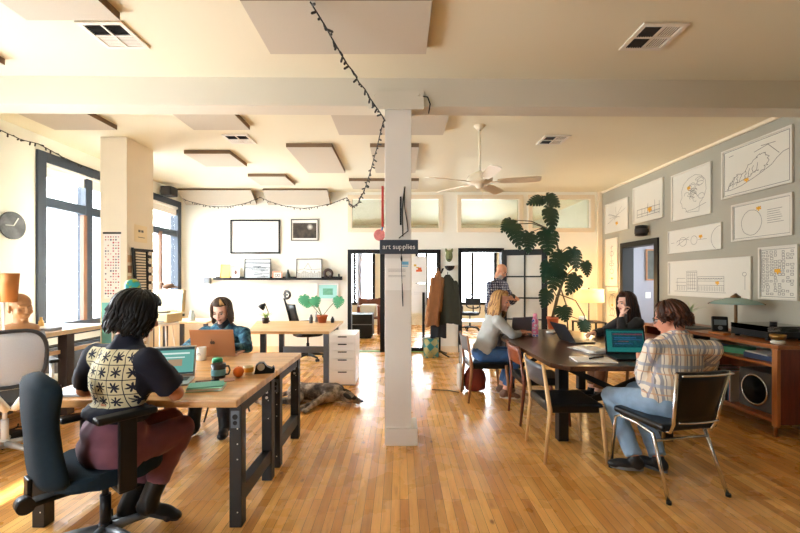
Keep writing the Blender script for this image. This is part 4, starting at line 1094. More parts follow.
lean('black framed sketch of a skyline on the ledge', 296.2, 322, 259, m_black, M('sketch paper', (226, 226, 220), .6, var=.06, vs=30), [[(0, .42), (.3, .5), (.6, .45), (1, .5)], [(.3, .5), (.45, .8), (.6, .45)]]+[[(x, .05), (x, .45-rr.uniform(0, .2)), (x+.04, .4-rr.uniform(0, .2)), (x+.04, .05)] for x in [k/14 for k in range(14)]], lw=.006)
lean('small pink framed card on the ledge between the two pictures', 272.2, 282.3, 271.5, M('pink frame', (224, 158, 130), .6), m_paper, [curve((.35, .45), .15, .25), curve((.68, .45), .15, .25)], fw=.025, lw=.01)
def card_x(t, s, yy): MB().ell((0, yy, .02), (.03, .002, .045), seg=10, rings=8).build('figure_print', M('brown figure', (110, 70, 56), .7), s)
lean('white card with a small brown figure on the ledge', 231, 239.6, 268, m_whitep, m_paper, None, fw=.004, extra=card_x, name='greeting_card', cat='card')
lean('plain orange panel standing at the left end of the ledge', 220, 230, 264.4, M('light oak edge', (222, 184, 120), .6), M('orange yellow board', (250, 196, 112), .7), None, fw=.004, name='orange_board', cat='board')
tag(MB().bb(-.14, .14, -.03, .03, 0, .05, .004).build('teal_case', M('slate teal case', (72, 108, 124), .5), None, (-3.47, YB-.165+.06, ZS+.0)), 'slate teal flat case under the orange panel on the ledge', 'case') if False else None
mb = MB(); mb.lathe([(.05, 0), (.058, .01), (.04, .09), (.022, .14), (.016, .18), (0, .20)], seg=16); tag(mb.build('black_vase', M('black ceramic', (34, 42, 38), .3), None, (-2.235, YB-.068, ZS)), 'small black cone shaped vase on the ledge', 'vase')
t = thing('ring_vase', 'dark brown ring shaped vase at the right of the ledge', 'vase', (-1.435, YB-.068, ZS))
MB().tube(arc((0, 0, .11), .075, -pi*.42, pi*1.42, 24, lambda u, v: (u, 0, v)), .03, 10).build('ring', M('brown black ceramic', (62, 44, 40), .35), t); MB().bb(-.05, .05, -.035, .035, 0, .02, .005).build('foot', m_blackp, t)
mb = MB(); mb.lathe([(.02, 0), (.026, .02), (.014, .06), (.022, .085), (0, .11)], seg=14); tag(mb.build('black_figurine', m_blackp, None, (-1.22, YB-.068, ZS)), 'tiny black figurine at the right end of the ledge', 'figurine')

# ---------------------------------------------------------------- coat stand, bin, mask
t = thing('coat_stand', 'black coat stand between the two back doorways', 'coat stand', (.72, 7.72, 0))
mb = MB(); mb.cone((0, 0, 0), (0, 0, 1.74), .022, .018, 14); mb.ell((0, 0, 1.76), .03); mb.build('pole', m_blackp, t)
for k in range(4):
    a = pi/4+k*pi/2; d = Vector((cos(a), sin(a), 0)); MB().tube([(0, 0, .12), d*.14+Vector((0, 0, .06)), d*.27+Vector((0, 0, .018))], .015, 8).build('foot', m_blackp, t)
    MB().tube([Vector((0, 0, 1.6)), d*.09+Vector((0, 0, 1.58)), d*.14+Vector((0, 0, 1.67))], .010, 8).build('hook', m_blackp, t)
def coat(label, loc, m_, w, h, dep, lean_=0, rz=0, seed=0):
    t = thing('coat', label, 'coat', loc, rz, 'coats on the coat stand'); rr = random.Random(seed); rows = []
    for i in range(14):
        v = i/13; ww = w*(.22+.78*min(1, v*2.6)**.6)*(1+.1*v); dd = dep*(.5+.5*min(1, v*2)); row = []
        for k in range(28):
            a = 2*pi*k/28; f = 1+.13*sin(5*a+seed+v*1.2)*min(1, v*2)
            row.append((ww/2*cos(a)*f+lean_*v, dd/2*sin(a)*f, -h*v+.02*sin(3*a)*v))
        rows.append(row)
    mb = MB(); mb.grid(rows, True, True); mb.build('coat_body', m_, t)
    mb = MB()
    for s in (-1, 1): mb.cap((s*w*.36+lean_*.2, -.02, -.16), (s*w*.46+lean_*.7, -.04, -h*.72), .055, .045)
    remesh(mb, 'sleeve', m_, .015, 2, t, (.1, .02))
    MB().tube([(0, 0, -.02), (0, 0, .05)], .008, 6).build('hanging_loop', m_, t)
    return t
coat('tan orange coat hanging at the left of the coat stand', (.72, 7.60, 1.62), M('tan coat cloth', (142, 94, 54), .85, var=.15, vs=12), .24, 1.02, .22, -.14, .3, 1)
coat('black coat hanging in the middle of the coat stand', (.73, 7.74, 1.56), M('black coat cloth', (26, 26, 28), .85, var=.1), .26, 1.2, .2, .0, 0, 2)
coat('olive green coat hanging at the right of the coat stand', (.90, 7.64, 1.55), M('olive coat cloth', (46, 47, 33), .85, var=.2, vs=10), .36, .92, .26, .05, -.2, 3)
t = thing('patterned_bin', 'teal drum bin with yellow chevrons below the coats', 'bin', (.585, 7.62, 0))
tm, tnt, tb, tN, tL = newmat('teal chevron'); 
wv = tN.new('ShaderNodeTexChecker'); wv.inputs['Scale'].default_value = 9; wv.inputs['Color1'].default_value = srgb((28, 122, 122)); wv.inputs['Color2'].default_value = srgb((206, 176, 84))
tL.new(coords(tnt, (1, 1, 1), (0, .78, .3)), wv.inputs['Vector']); tL.new(mixc(tnt, srgb((28, 116, 118)), wv.outputs[0], .55), tb.inputs['Base Color'])
MB().lathe([(.13, 0), (.14, .01), (.145, .36), (.13, .36), (.125, .04), (0, .035)], seg=28).build('drum', tm, t)
tag(MB().lathe([(.05, 0), (.055, .01), (.055, .2), (.045, .24), (.05, .25), (0, .25)], seg=18).build('flask', M('steel flask', (170, 166, 158), .3, .8), None, (.585, 7.62, .0365)), 'steel flask sticking out of the teal bin', 'flask')
t = thing('wall_mask', 'small green mask hung above the coat stand', 'mask', (.985, YB-.002, 1.93))
mb = MB(); mb.ell((0, -.01, 0), (.075, .03, .12)); mb.cap((0, -.045, .02), (0, -.05, -.03), .012, .018)
for s in (-1, 1): mb.ell((s*.055, -.01, .11), (.025, .02, .05), (0, s*.3, 0))
remesh(mb, 'face', M('olive green mask', (112, 118, 76), .6, var=.5, vs=30), .008, 2, t)
MB().tube([(-.04, -.04, -.06), (0, -.045, -.07), (.04, -.04, -.06)], .008, 6).build('mouth', m_blackp, t)
t = thing('wall_bowl', 'black half bowl hat hook on the wall above the coats', 'wall hook', (.985, YB-.002, 1.70))
mb = MB(); mb.lathe([(.005, -.07), (.05, -.055), (.085, -.02), (.10, .02), (.105, .03)], (0, -.11, 0), 20); mb.build('bowl', m_blackp, t); MB().bb(-.02, .02, -.03, 0, -.03, .03).build('bracket', m_blackp, t)

# ---------------------------------------------------------------- back room furniture seen through the doors
t = thing('black_cabinet', 'low black cabinet seen through the left doorway', 'cabinet', (-.98, 10.3, 0))
MB().bb(-.3, .3, -.3, .3, .06, .60, .01).build('body', m_black, t); MB().bb(-.28, .28, -.31, -.301, .34, .36).build('drawer_gap', m_grayp, t); MB().bb(-.26, .26, -.26, .26, 0, .0598).build('plinth', m_blackp, t)
t = thing('wood_chair', 'small red brown armchair with a white cushion, beyond the black cabinet', 'chair', (-.85, 11.1, 0))
m_redw = wood('red brown wood', '8a4a30', '5c2e1e', 'z', .4)
for x in (-.27, .27):
    for y in (-.25, .25): MB().bb(x-.025, x+.025, y-.025, y+.025, 0, .95 if y > 0 else .72).build('leg', m_redw, t)
    MB().bb(x-.03, x+.03, -.3, .28, .721, .75, .005).build('arm', m_redw, t)
MB().bb(-.26, .26, .24, .28, .76, .93).build('backrest', m_redw, t); MB().bb(-.24, .24, -.24, .22, .40, .44).build('seat', m_redw, t); MB().box((0, 0, .62), (.46, .44, .34), None, .06, 3).build('cushion', m_whitep, t)
t = thing('curtain', 'pale lavender curtain hanging in the left doorway view', 'curtain', (-1.28, 12.86, 0))
rows = [[(u*.17, .03*sin(u*16), z) for u in [k/24-.5 for k in range(25)]] for z in (.25, 1.2, 2.65)]
mb = MB(); mb.grid(rows); solid(mb, .004).build('cloth', M('lavender voile', (196, 196, 214), .8, alpha=.9), t); MB().cone((-.5, 0, 2.68), (.5, 0, 2.68), .012).build('rod', m_blackp, t)
t = thing('swivel_chair', 'dark blue mesh office chair seen through the right doorway', 'chair', (2.02, 11.7, 0), radians(150))
star_base(t, .3, m_blackp, seat_z=.42, rot=.4); m_nvy = M('dark navy mesh', (30, 40, 58), .7)
MB().prism(pts, .44, .52, None, .02).build('seat', m_nvy, t)
mb = MB(); mb.tube([(.22*math.copysign(abs(cos(a))**.6, cos(a)), -.26, .82+.2*math.copysign(abs(sin(a))**.6, sin(a))) for a in [2*pi*i/24 for i in range(24)]], .018, 7, True); mb.bb(-.2, .2, -.265, -.255, .72, .92); mb.build('backrest', m_nvy, t); MB().tube([(0, -.1, .43), (0, -.28, .5), (0, -.27, .7)], .02).build('spine', m_blackp, t)
for s in (-1, 1): MB().tube([(s*.26, .1, .68), (s*.27, -.12, .68), (s*.26, -.1, .5), (s*.1, -.05, .45)], .018, 7).build('armrest', m_blackp, t)
t = thing('white_table', 'low white table in the back room beside the blue chair', 'table', (1.75, 9.6, 0))
MB().bb(-.45, .45, -.3, .3, .47, .5, .004).build('top', m_whitep, t)
for x in (-.4, .4):
    for y in (-.25, .25): MB().bb(x-.02, x+.02, y-.02, y+.02, 0, .4698).build('leg', m_whitep, t)
# papers taped inside the glass door, column signs
def sheet(name, label, loc, w, h, parts, cat='paper', rz=0, group=None):
    t = thing(name, label, cat, loc, rz, group); s = MB().bb(-w/2, w/2, -.0015, 0, -h/2, h/2).build('sheet', m_paper, t)
    for nm, m_, rects in parts:
        mb = MB()
        for (x0, x1, z0, z1) in rects: mb.bb((x0-.5)*w, (x1-.5)*w, -.0024, -.0016, (z0-.5)*h, (z1-.5)*h)
        mb.build(nm, m_, s)
    return t
YD = YB+.047
sheet('poster', 'white poster with a red and yellow drawing on the glass door', (.385, YD, 1.66), .30, .54, [('drawing', M('orange red ink', (226, 110, 60), .7), [(.3, .7, .42, .5), (.42, .66, .5, .58)]), ('title', M('gold ink', (216, 180, 70), .7), [(.15, .32, .62, .7), (.3, .5, .56, .6)])])
sheet('poster', 'plain white sheet below the drawing poster on the glass door', (.385, YD, 1.08), .30, .60, [('text', M('pale ink', (206, 206, 206), .8), [(.15, .85, .7, .71), (.15, .7, .64, .65)])])
YCF = 3.56
sheet('notice', 'white notice with printed lines taped on the column under the sign', (-.018, YCF, 1.50), .222, .28, [('text', m_ink, [(.12, .80, z, z+.008) for z in (.66, .62, .58, .46, .42)]), ('stamp', M('sky blue ink', (120, 190, 220), .7), [(.66, .92, .80, .9), (.66, .9, .74, .77)])])
t = thing('sign', 'dark blue grey art supplies sign fixed across the white column', 'sign', (-.0095, 3.556, 1.739))
MB().box((0, -.012, 0), (.335, .022, .124), None, .004).build('board', M('slate sign board', (52, 60, 72), .5, var=.04), t)
text_mesh('art supplies', .062, 'lettering', m_whitep, t, (0, -.0236, .0), (pi/2, 0, 0))
t = thing('hanging_cord', 'black cord with a tassel hanging down the column front', 'cord', (.013, 3.525, 1.55))
MB().tube([(-.002, 0, .21), (0, -.001, .0), (.004, 0, -.12), (.012, 0, -.33)], .0028, 6).build('cord', m_blackp, t); MB().tube([(.0, 0, .115), (.0, -.002, .085), (.002, 0, .06)], [.004, .009, .005], 8).build('knot', m_blackp, t); MB().tube([(.005, 0, -.13), (.009, 0, -.25), (.012, 0, -.33)], [.004, .006, .004], 6).build('tassel', m_blackp, t)
t = thing('wire_hooks', 'black bent wire hooks hanging on the column above the sign', 'hooks', (.02, 3.55, 2.05))
mb = MB(); mb.tube([(.02, -.006, .21), (.018, -.008, .05), (.04, -.008, -.08), (.05, -.008, -.17), (-.03, -.008, -.235)], .004, 6); mb.tube([(.02, -.006, .21), (.0, -.008, .02), (.005, -.008, -.22)], .005, 6); mb.build('long_wire', m_blackp, t)
mb = MB(); mb.bb(-.022, -.006, -.012, 0, -.12, .13, .002); mb.build('short_bar', m_blackp, t); MB().cone((.02, -.012, .21), (.02, .008, .21), .008, seg=10).build('nail', m_chrome, t)
t = thing('paddle_toy', 'red strap and pink paddle hanging on the left side of the column', 'hanging toy', (-.142, 3.60, 2.05))
MB().bb(-.022, -.002, -.03, .03, -.13, .23, .003).build('strap', M('red strap', (190, 58, 52), .6), t); MB().tube([(-.012, 0, -.12), (-.02, 0, -.16)], .008, 6).build('ribbon', M('blue ribbon', (70, 130, 190), .6), t)
mb = MB(); mb.lathe([(.04, -.006), (.05, -.004), (.052, 0), (.05, .004), (.04, .006)], (-.04, -.0, -.20), 20, (pi/2, 0, 0)); mb.build('paddle', M('pink red paddle', (220, 130, 124), .6, var=.4, vs=60), t)
tag(MB().tube([(.20, 3.528, 3.05), (.24, 3.52, 3.04), (.262, 3.52, 2.98), (.25, 3.53, 2.9)], .006, 6).build('loose_cable', m_blackp), 'short black cable drooping beside the column top plate', 'cable')
# ================================================================= right side: conference table, chairs
m_walnut = wood('dark walnut table', '6a452e', '3c2413', 'y', .28, 1, .15, 7, .14)
t = thing('conference_table', 'long dark wood table with clipped corners on black legs', 'table', (1.95, 4.5, 0))
X0, X1, Y0, Y1 = -.68, .66, -1.22, 1.25
poly = [(X0+.11, Y0), (X1-.11, Y0), (X1, Y0+.14), (X1+.02, .45), (X1-.28, Y1), (X0+.30, Y1), (X0-.03, .45), (X0, Y0+.14)]
MB().prism(poly, .71, .75, None, .004).build('tabletop', m_walnut, t)
for x in (X0+.20, X1-.20):
    for y in (Y0+.40, Y1-.35): MB().bb(x-.045, x+.045, y-.045, y+.045, 0, .709, .003).build('leg', m_steel, t)
for y in (Y0+.40, Y1-.35):
    L_ = X1-X0-.49; a = atan2(.38, L_)
    for s in (-1, 1): MB().box((-.01, y+s*.012, .46), (sqrt(L_*L_+.38**2), .022, .05), (0, s*a, 0)).build('cross_brace', m_steel, t)
MB().bb(X0+.2, X1-.2, Y0+.38, Y1-.33, .66, .7095).build('apron', m_steel, t)
m_vinyl = M('black vinyl', (9, 9, 11), .38, var=.1, spec=.4)
def dining_chair(label, loc, rz, wood_m, back_m, seat_m, group, h=.79, wid=.47, dep=.44):
    """seat faces local +Y"""
    t = thing('dining_chair', label, 'chair', loc, rz, group)
    for s in (-1, 1):
        MB().tube([(s*wid/2, -dep/2-.03, 0), (s*wid/2, -dep/2+.01, .42), (s*wid/2*.98, -dep/2-.045, h)], [.012, .019, .012], 10).build('leg', wood_m, t)
        MB().tube([(s*wid/2, dep/2+.02, 0), (s*wid/2*.97, dep/2-.02, .44)], [.012, .02], 10).build('leg', wood_m, t)
    MB().box((0, .0, .43), (wid-.03, dep+.01, .075), None, .022, 3).build('seat', seat_m, t)
    mb = MB(); mb.grid([[(u*(wid/2-.016), -dep/2-.016-.035*(z-.6)/.17-.035*(1-u*u), z) for u in [k/6-1 for k in range(13)]] for z in (h-.19, h-.13, h-.07, h-.015)]); solid(mb, .014).build('backrest', back_m, t)
    return t
m_lightw = wood('pale beech', 'e6c08a', 'cda06a', 'z', .4); m_midw = wood('mid brown teak', 'a8744a', '7c4e2e', 'z', .4); m_redb = wood('red brown teak', '9a5232', '6c331c', 'x', .35)
m_slatev = M('slate vinyl', (64, 68, 76), .3, var=.08)
dining_chair('beech legged black seated chair nearest on the left of the dark table', (1.39, 3.42, 0), -pi/2, m_lightw, m_slatev, m_vinyl, 'dining chairs at the dark table')
dining_chair('red brown chair with a wooden back pushed against the dark table', (1.45, 4.25, 0), -pi/2-.02, wood('dark teak legs', '7c4028', '54281a', 'z', .4), m_redb, m_vinyl, 'dining chairs at the dark table')
dining_chair('brown wooden chair under the person in the pale grey sweater', (1.05, 5.01, 0), -pi/2+.03, m_midw, M('grey back cloth', (108, 106, 106), .7), m_vinyl, 'dining chairs at the dark table')
dining_chair('wooden chair of the long haired person at the right of the table', (2.86, 4.95, 0), pi/2, m_midw, m_redb, m_vinyl, 'dining chairs at the dark table')
# chrome framed chair in front
f = Vector((-.2, .98, 0)); rz = atan2(-f.x, f.y)
t = thing('metal_chair', 'chrome framed black chair in front, under the plaid shirted person', 'chair', (1.915, 2.93, 0), rz)
w, d = .235, .26
for s in (-1, 1):
    MB().tube([(s*w, -d-.01, 0), (s*(w-.022), -.12, .40), (s*(w-.02), .0, .425), (s*(w-.02), .18, .43), (s*(w-.016), .225, .405), (s*w, d, 0)], .0125, 10).build('leg_frame', m_chrome, t)
    MB().tube([(s*.165, -.10, .425), (s*.165, -.21, .44), (s*.17, -.24, .50), (s*.205, -.30, .85)], .0125, 10).build('back_tube', m_chrome, t)
mb = MB(); mb.tube([(-w+.025, -.14, .36), (w-.025, -.14, .36)], .010, 8); mb.build('rear_bar', m_chrome, t)
MB().tube([(-.215, .17, .42), (.215, .17, .42)], .010, 8).build('front_bar', m_chrome, t)
MB().box((0, .02, .462), (.45, .46, .05), None, .02, 3).build('seat', m_vinyl, t)
rows = [[(u*(.155+.045*v), -.232-.075*v-.022*(1-u*u), .495+.355*v) for u in [k/6-1 for k in range(13)]] for v in [k/6 for k in range(7)]]
mb = MB(); mb.grid(rows); solid(mb, .028).build('backrest', m_vinyl, t)
for v in (.06, .97):
    MB().tube([(u*(.155+.045*v), -.262-.075*v-.022*(1-u*u), .495+.355*v) for u in [k/6-1 for k in range(13)]], .007, 6).build('back_trim', m_chrome, t)
for s in (-1, 1):
    mb = MB(); mb.cone((s*w, d, 0), (s*w, d, .02), .0165, seg=12); mb.build('foot_cap', m_blackp, t); mb = MB(); mb.cone((s*w, -d-.01, 0), (s*w, -d-.01, .02), .0165, seg=12); mb.build('foot_cap', m_blackp, t)

# things on the dark table
ZD = .751
t = thing('water_bottle', 'pink and white patterned drinks bottle on the dark table', 'bottle', (1.675, 5.02, ZD))
bm_, bnt, bb_, bN, bL = newmat('pink blue pattern'); vo = bN.new('ShaderNodeTexVoronoi'); vo.inputs['Scale'].default_value = 26; bL.new(coords(bnt), vo.inputs['Vector'])
bL.new(ramp(bnt, vo.outputs['Distance'], [(.25, srgb((80, 110, 200))), (.4, srgb((240, 226, 232))), (.6, srgb((236, 128, 176)))]), bb_.inputs['Base Color']); bb_.inputs['Roughness'].default_value = .3
MB().lathe([(.036, 0), (.039, .006), (.039, .20), (.026, .235), (0, .236)], seg=24).build('body', bm_, t); MB().lathe([(.024, .234), (.025, .275), (.018, .284), (0, .285)], seg=18).build('cap', M('pink cap', (236, 150, 180), .4), t)
m_dg = M('dark grey laptop shell', (66, 68, 72), .4, .5, var=.04)
s_dk = [scr('dim page', (40, 44, 50), .5)]
laptop('open dark grey laptop before the person in the grey sweater', (1.50, 5.22, ZD), pi+.35, .33, .23, .16, M('grey laptop shell', (112, 114, 118), .4, .4, var=.05), [(0, 0, 1, 0, 1)], None, None, None, s_dk)
laptop('dark laptop facing the long haired person, its lid edge to us', (2.02, 4.62, ZD), pi/2+.12, .35, .24, .55, m_dg, [(0, 0, 1, 0, 1)], None, None, None, s_dk)
s_code = [scr('teal edge', (22, 96, 92), .4), scr('navy editor', (16, 28, 50), .35), scr('blue row', (52, 84, 132), .4), scr('red row', (128, 60, 62), .35), scr('black bar', (10, 12, 14), .5)]
laptop('black laptop with a dark blue coding screen before the plaid shirt', (2.075, 3.62, ZD), -.10, .355, .245, .18, m_blackp,
       [(0, 0, 1, 0, 1), (4, 0, 1, .93, 1), (1, .14, .98, .2, .88), (3, .16, .98, .76, .82), (2, .2, .8, .62, .66), (2, .2, .96, .54, .57), (3, .3, .6, .46, .49), (2, .2, .7, .34, .38), (4, .14, .98, .2, .27)], None, None, None, s_code)
t = thing('notebook', 'open white notebook with a dark pen near the front corner', 'notebook', (1.68, 3.53, ZD), -.12)
MB().box((-.085, 0, .006), (.165, .23, .012), None, .003).build('left_pages', m_paper, t); MB().box((.085, 0, .005), (.165, .23, .010), None, .003).build('right_pages', m_paper, t)
t = thing('pen_case', 'dark pen case lying on the open white notebook', 'pen case', (1.72, 3.545, ZD+.0125), .5)
MB().cap((-.09, 0, .008), (.09, 0, .008), .008, .008).build('body', m_blackp, t); MB().bb(-.04, .04, -.002, .002, .0155, .018).build('clip', m_grayp, t)
t = thing('paper_pile', 'loose white papers on the table behind the notebook', 'papers', (1.89, 4.02, ZD), .2)
for k in range(4): MB().box((R.uniform(-.03, .03), R.uniform(-.03, .03), .003+.007*k), (.22, .30, .006), (0, 0, R.uniform(-.5, .5))).build('sheet', m_paper, t)
tag(MB().lathe([(.05, 0), (.06, .006), (.062, .028), (.055, .03), (.05, .012), (0, .01)], seg=20).build('white_dish', m_whitep, None, (1.98, 5.32, ZD)), 'small white dish at the far end of the dark table', 'dish')
# bags under the grey sweater's chair
t = thing('backpack', 'red brown bag on the floor under the brown wooden chair', 'bag', (.98, 5.30, 0))
mb = MB(); mb.ell((0, 0, .16), (.15, .10, .17)); mb.box((0, 0, .12), (.27, .17, .22), None, .05); remesh(mb, 'bag_body', M('rust red cloth', (126, 48, 30), .8, var=.2, vs=15), .012, 3, t); MB().tube([(-.07, 0, .3), (-.05, 0, .36), (.05, 0, .36), (.07, 0, .3)], .012, 6).build('handle', m_blackp, t)
t = thing('tote_bag', 'pale tote strap hanging beside the grey sweater person', 'bag', (.80, 5.36, 0))
mb = MB(); mb.box((0, 0, .17), (.07, .26, .32), None, .03, 3); mb.build('bag_body', M('pale canvas', (206, 200, 190), .9, var=.05), t); mb = MB(); mb.tube([(0, -.09, .32), (.0, -.05, .58), (0, .05, .58), (0, .09, .32)], .010, 6); mb.build('strap', M('pale canvas', (206, 200, 190), .9), t)
tag(MB().tube([(.42, 5.33, .008), (.62, 5.30, .008), (.76, 5.20, .008)], .007, 6).build('floor_cable', m_blackp), 'short black cable on the floor left of the pale tote', 'cable')

# ---------------------------------------------------------------- sideboard along the right wall
m_teak = wood('warm teak', 'a4622f', '7a4420', 'y', .32); m_mahog = wood('deep mahogany', '74301c', '4e1c10', 'z', .3); m_teakl = wood('light teak edge', 'b8773c', '96592a', 'z', .35)
t = thing('sideboard', 'long teak sideboard with open shelves along the right wall', 'sideboard', (0, 0, 0))
SX0, SX1, SY0, SY1 = 3.38, 4.02, 3.62, 5.62
MB().bb(SX0, SX1, SY0, SY1, .825, .86, .003).build('top', m_teak, t)
MB().bb(SX0+.02, SX1, SY0, SY0+.05, .15, .8248, .003).build('side_panel', m_mahog, t); MB().bb(SX0+.02, SX1, SY1-.05, SY1, .15, .8248, .003).build('side_panel', m_mahog, t)
MB().bb(SX0-.012, SX0+.0198, SY0-.004, SY0+.05, .13, .8248, .003).build('edge_post', m_teakl, t); MB().bb(SX0-.012, SX0+.0198, SY1-.05, SY1+.004, .13, .8248, .003).build('edge_post', m_teakl, t)
MB().bb(SX0+.01, SX1, SY0+.0505, SY1-.0505, .655, .68, .002).build('shelf', m_teak, t); MB().bb(SX0+.01, SX1, SY0+.0505, SY1-.0505, .15, .185, .002).build('bottom_board', m_teak, t)
MB().bb(SX1-.02, SX1, SY0+.0505, SY1-.0505, .1852, .6548).build('back_panel', m_mahog, t)
for y in (SY0+.12, SY1-.12):
    for x in (SX0+.09, SX1-.09): MB().cone((x, y, 0), (x, y, .1498), .012, .022, 14).build('leg', m_teakl, t)
ZB = .861
# inside the sideboard
t = thing('floor_speaker', 'grey speaker with one large black cone inside the sideboard', 'speaker', (3.60, 3.96, .1855), 0)
MB().bb(-.12, .3, -.17, .20, 0, .38, .01).build('cabinet', M('grey speaker case', (84, 83, 82), .5), t)
t2 = MB().lathe([(.15, .0), (.155, .006), (.14, .012), (.132, .006)], (-.121, .015, .19), 36, (0, -pi/2, 0), True).build('ring', m_chrome, t)
MB().lathe([(.131, .002), (.1, -.01), (.045, -.03), (.04, -.016), (0, -.01)], (-.124, .015, .19), 32, (0, -pi/2, 0)).build('cone', m_blackp, t)
rr = random.Random(5); y = 4.21; cols = [(196, 190, 178), (206, 60, 58), (70, 140, 190), (40, 42, 48), (220, 214, 200), (48, 46, 50), (150, 50, 40), (60, 62, 70), (30, 30, 32), (180, 172, 150), (44, 44, 50), (90, 80, 70)]
labs = ['pale record sleeve next to the grey speaker', 'red record sleeve second from the speaker', 'blue record sleeve third from the speaker', 'charcoal record sleeve fourth from the speaker']
for k in range(26):
    th_ = rr.uniform(.008, .014); c = cols[k % len(cols)]
    o = MB().box((0, 0, .155), (.31, th_, .31), None, .001).build('record_sleeve', M('sleeve %d' % (k % len(cols)), c, .6, var=.15, vs=12), None, (3.58+rr.uniform(-.02, .02), y+th_/2, .1862)); y += th_+.004
    tag(o, labs[k] if k < 4 else 'upright record sleeve in the row inside the sideboard', 'record', 'records in the sideboard')
for k in range(8):
    o = MB().lathe([(.035, 0), (.04, .005), (.042, .085), (.038, .085), (.034, .01), (0, .01)], seg=14).build('glass_tumbler', M('smoked glass', (150, 146, 136), .15, var=.02), None, (3.47+.09*(k % 2), 4.66+.10*(k//2), .1862)); tag(o, 'small glass tumbler on the bottom board of the sideboard', 'glass', 'tumblers inside the sideboard')
tag(MB().box((0, 0, 0), (.03, .62, .012), (.0, 0, 0), .002).build('leaning_board', M('pale strip', (206, 196, 176), .5), None, (3.42, 4.38, .6)), 'pale strip resting along the top of the record row', 'board') if False else None
def flat(label, x, y, z, w, d, h, c, rz=0, name='album', cat='album'):
    o = MB().box((0, 0, h/2), (w, d, h), None, .002).build(name, M('cover %d %d %d' % c, c, .5, var=.25, vs=10), None, (x, y, z), rz); return tag(o, label, cat)
zz = .6815
flat('navy blue album lying on the sideboard shelf, nearest the end', 3.62, 3.92, zz, .3, .34, .05, (46, 62, 96), .1); flat('white folded leaflet lying on the navy album', 3.58, 3.93, zz+.0512, .24, .28, .012, (226, 226, 220), -.1, 'leaflet', 'leaflet')
flat('bright green album on the shelf beside the navy one', 3.60, 4.30, zz, .2, .22, .06, (44, 130, 80), .5); flat('pale blue album at the middle of the sideboard shelf', 3.60, 4.66, zz, .28, .28, .035, (110, 130, 170), -.1)
flat('dark box at the far end of the sideboard shelf', 3.64, 5.1, zz, .3, .3, .08, (40, 36, 36), 0, 'storage_box', 'box')
# on top of the sideboard
t = thing('turntable', 'black turntable under a clear dust cover on the sideboard', 'turntable', (3.76, 4.14, ZB))
MB().bb(-.20, .20, -.22, .22, .02, .085, .006).build('base', m_blackp, t)
for x in (-.16, .16):
    for y in (-.18, .18): MB().cone((x, y, 0), (x, y, .0198), .022, seg=14).build('foot', m_blackp, t)
MB().cone((0, .03, .086), (0, .03, .105), .148, seg=40).build('platter', M('dark platter', (40, 40, 44), .25), t); MB().tube([(.14, -.15, .09), (.14, -.15, .125), (.02, -.16, .122), (-.05, -.08, .115)], .006, 6).build('tonearm', m_chrome, t)
m_cover = glassmat('smoky cover', (.8, .8, .82), .2)
mb = MB(); mb.bb(-.2, .2, -.22, -.217, .086, .135).bb(-.2, .2, .217, .22, .086, .135).bb(-.2, -.197, -.217, .217, .086, .135).bb(.197, .2, -.217, .217, .086, .135).bb(-.2, .2, -.22, .22, .135, .139); mb.build('dust_cover', m_cover, t)
tag(MB().cone((0, 0, 0), (0, 0, .028), .03, seg=18).build('record_weight', m_blackp, None, (3.78, 4.10, ZB+.1395)), 'black puck lying on the clear turntable cover', 'weight')
t = thing('singing_bowl', 'small brass bowl on a white cushion at the near end of the sideboard', 'bowl', (3.49, 3.74, ZB))
MB().lathe([(.045, 0), (.055, .012), (.05, .026), (.04, .032), (0, .032)], seg=22).build('cushion', M('ivory cushion', (226, 220, 204), .8), t)
m_brass = M('aged brass', (150, 116, 62), .35, .9, var=.15); MB().lathe([(.02, .0322), (.045, .038), (.058, .06), (.06, .085), (.056, .085), (.052, .06), (.03, .042), (0, .041)], seg=26).build('bowl', m_brass, t)
t = thing('dome_lamp', 'brass lamp with a pale glass disc shade on the sideboard', 'lamp', (3.78, 4.56, ZB))
MB().lathe([(.085, 0), (.09, .008), (.03, .02), (.016, .03), (.016, .3), (.012, .36), (0, .36)], seg=22).build('stem', M('dark brass', (116, 92, 66), .35, .8), t)
mb = MB(); mb.lathe([(.02, .40), (.09, .385), (.19, .355), (.245, .325), (.243, .32), (.19, .347), (.09, .377), (.02, .39)], seg=36, loop=True); mb.build('lamp_shade', M('pale green glass', (160, 196, 186), .15, trans=.3, var=.03), t)
MB().lathe([(.018, .35), (.045, .385), (.05, .402), (.02, .425), (.008, .44), (0, .44)], seg=20).build('finial', M('dark brass', (116, 92, 66), .35, .8), t)
mb = MB()
for a in (-.55, 2.6): mb.box((.215*cos(a), .215*sin(a), .337), (.085, .045, .008), (0, .45, a))
mb.build('shade_clip', M('brown clip', (96, 62, 44), .5), t)
t = thing('radio', 'dark tilted radio leaning beside the lamp on the sideboard', 'radio', (3.63, 4.60, ZB), -.5)
mb = MB(); mb.box((0, 0, .09), (.15, .05, .17), (-.22, 0, 0), .012); mb.build('case', m_blackp, t); mb = MB(); mb.box((0, -.031, .11), (.11, .006, .06), (-.22, 0, 0)); mb.build('display', M('grey display', (120, 130, 136), .2), t); mb = MB(); mb.cone((.0, -.05, .05), (.0, -.035, .05), .022, seg=16); mb.build('dial', m_grayp, t)
tag(MB().box((0, 0, .012), (.09, .19, .022), None, .003).build('wood_block', m_teakl, None, (3.47, 4.40, ZB), .1), 'small wooden block on the sideboard edge before the turntable', 'block')
flat('flat black record sleeve lying on the far half of the sideboard', 3.60, 5.0, ZB, .34, .36, .012, (28, 28, 30), .05, 'record_sleeve', 'record')
t = thing('grass_vase', 'clear vase of pale trailing grass behind the plaid shirted person', 'plant', (3.76, 5.25, ZB))
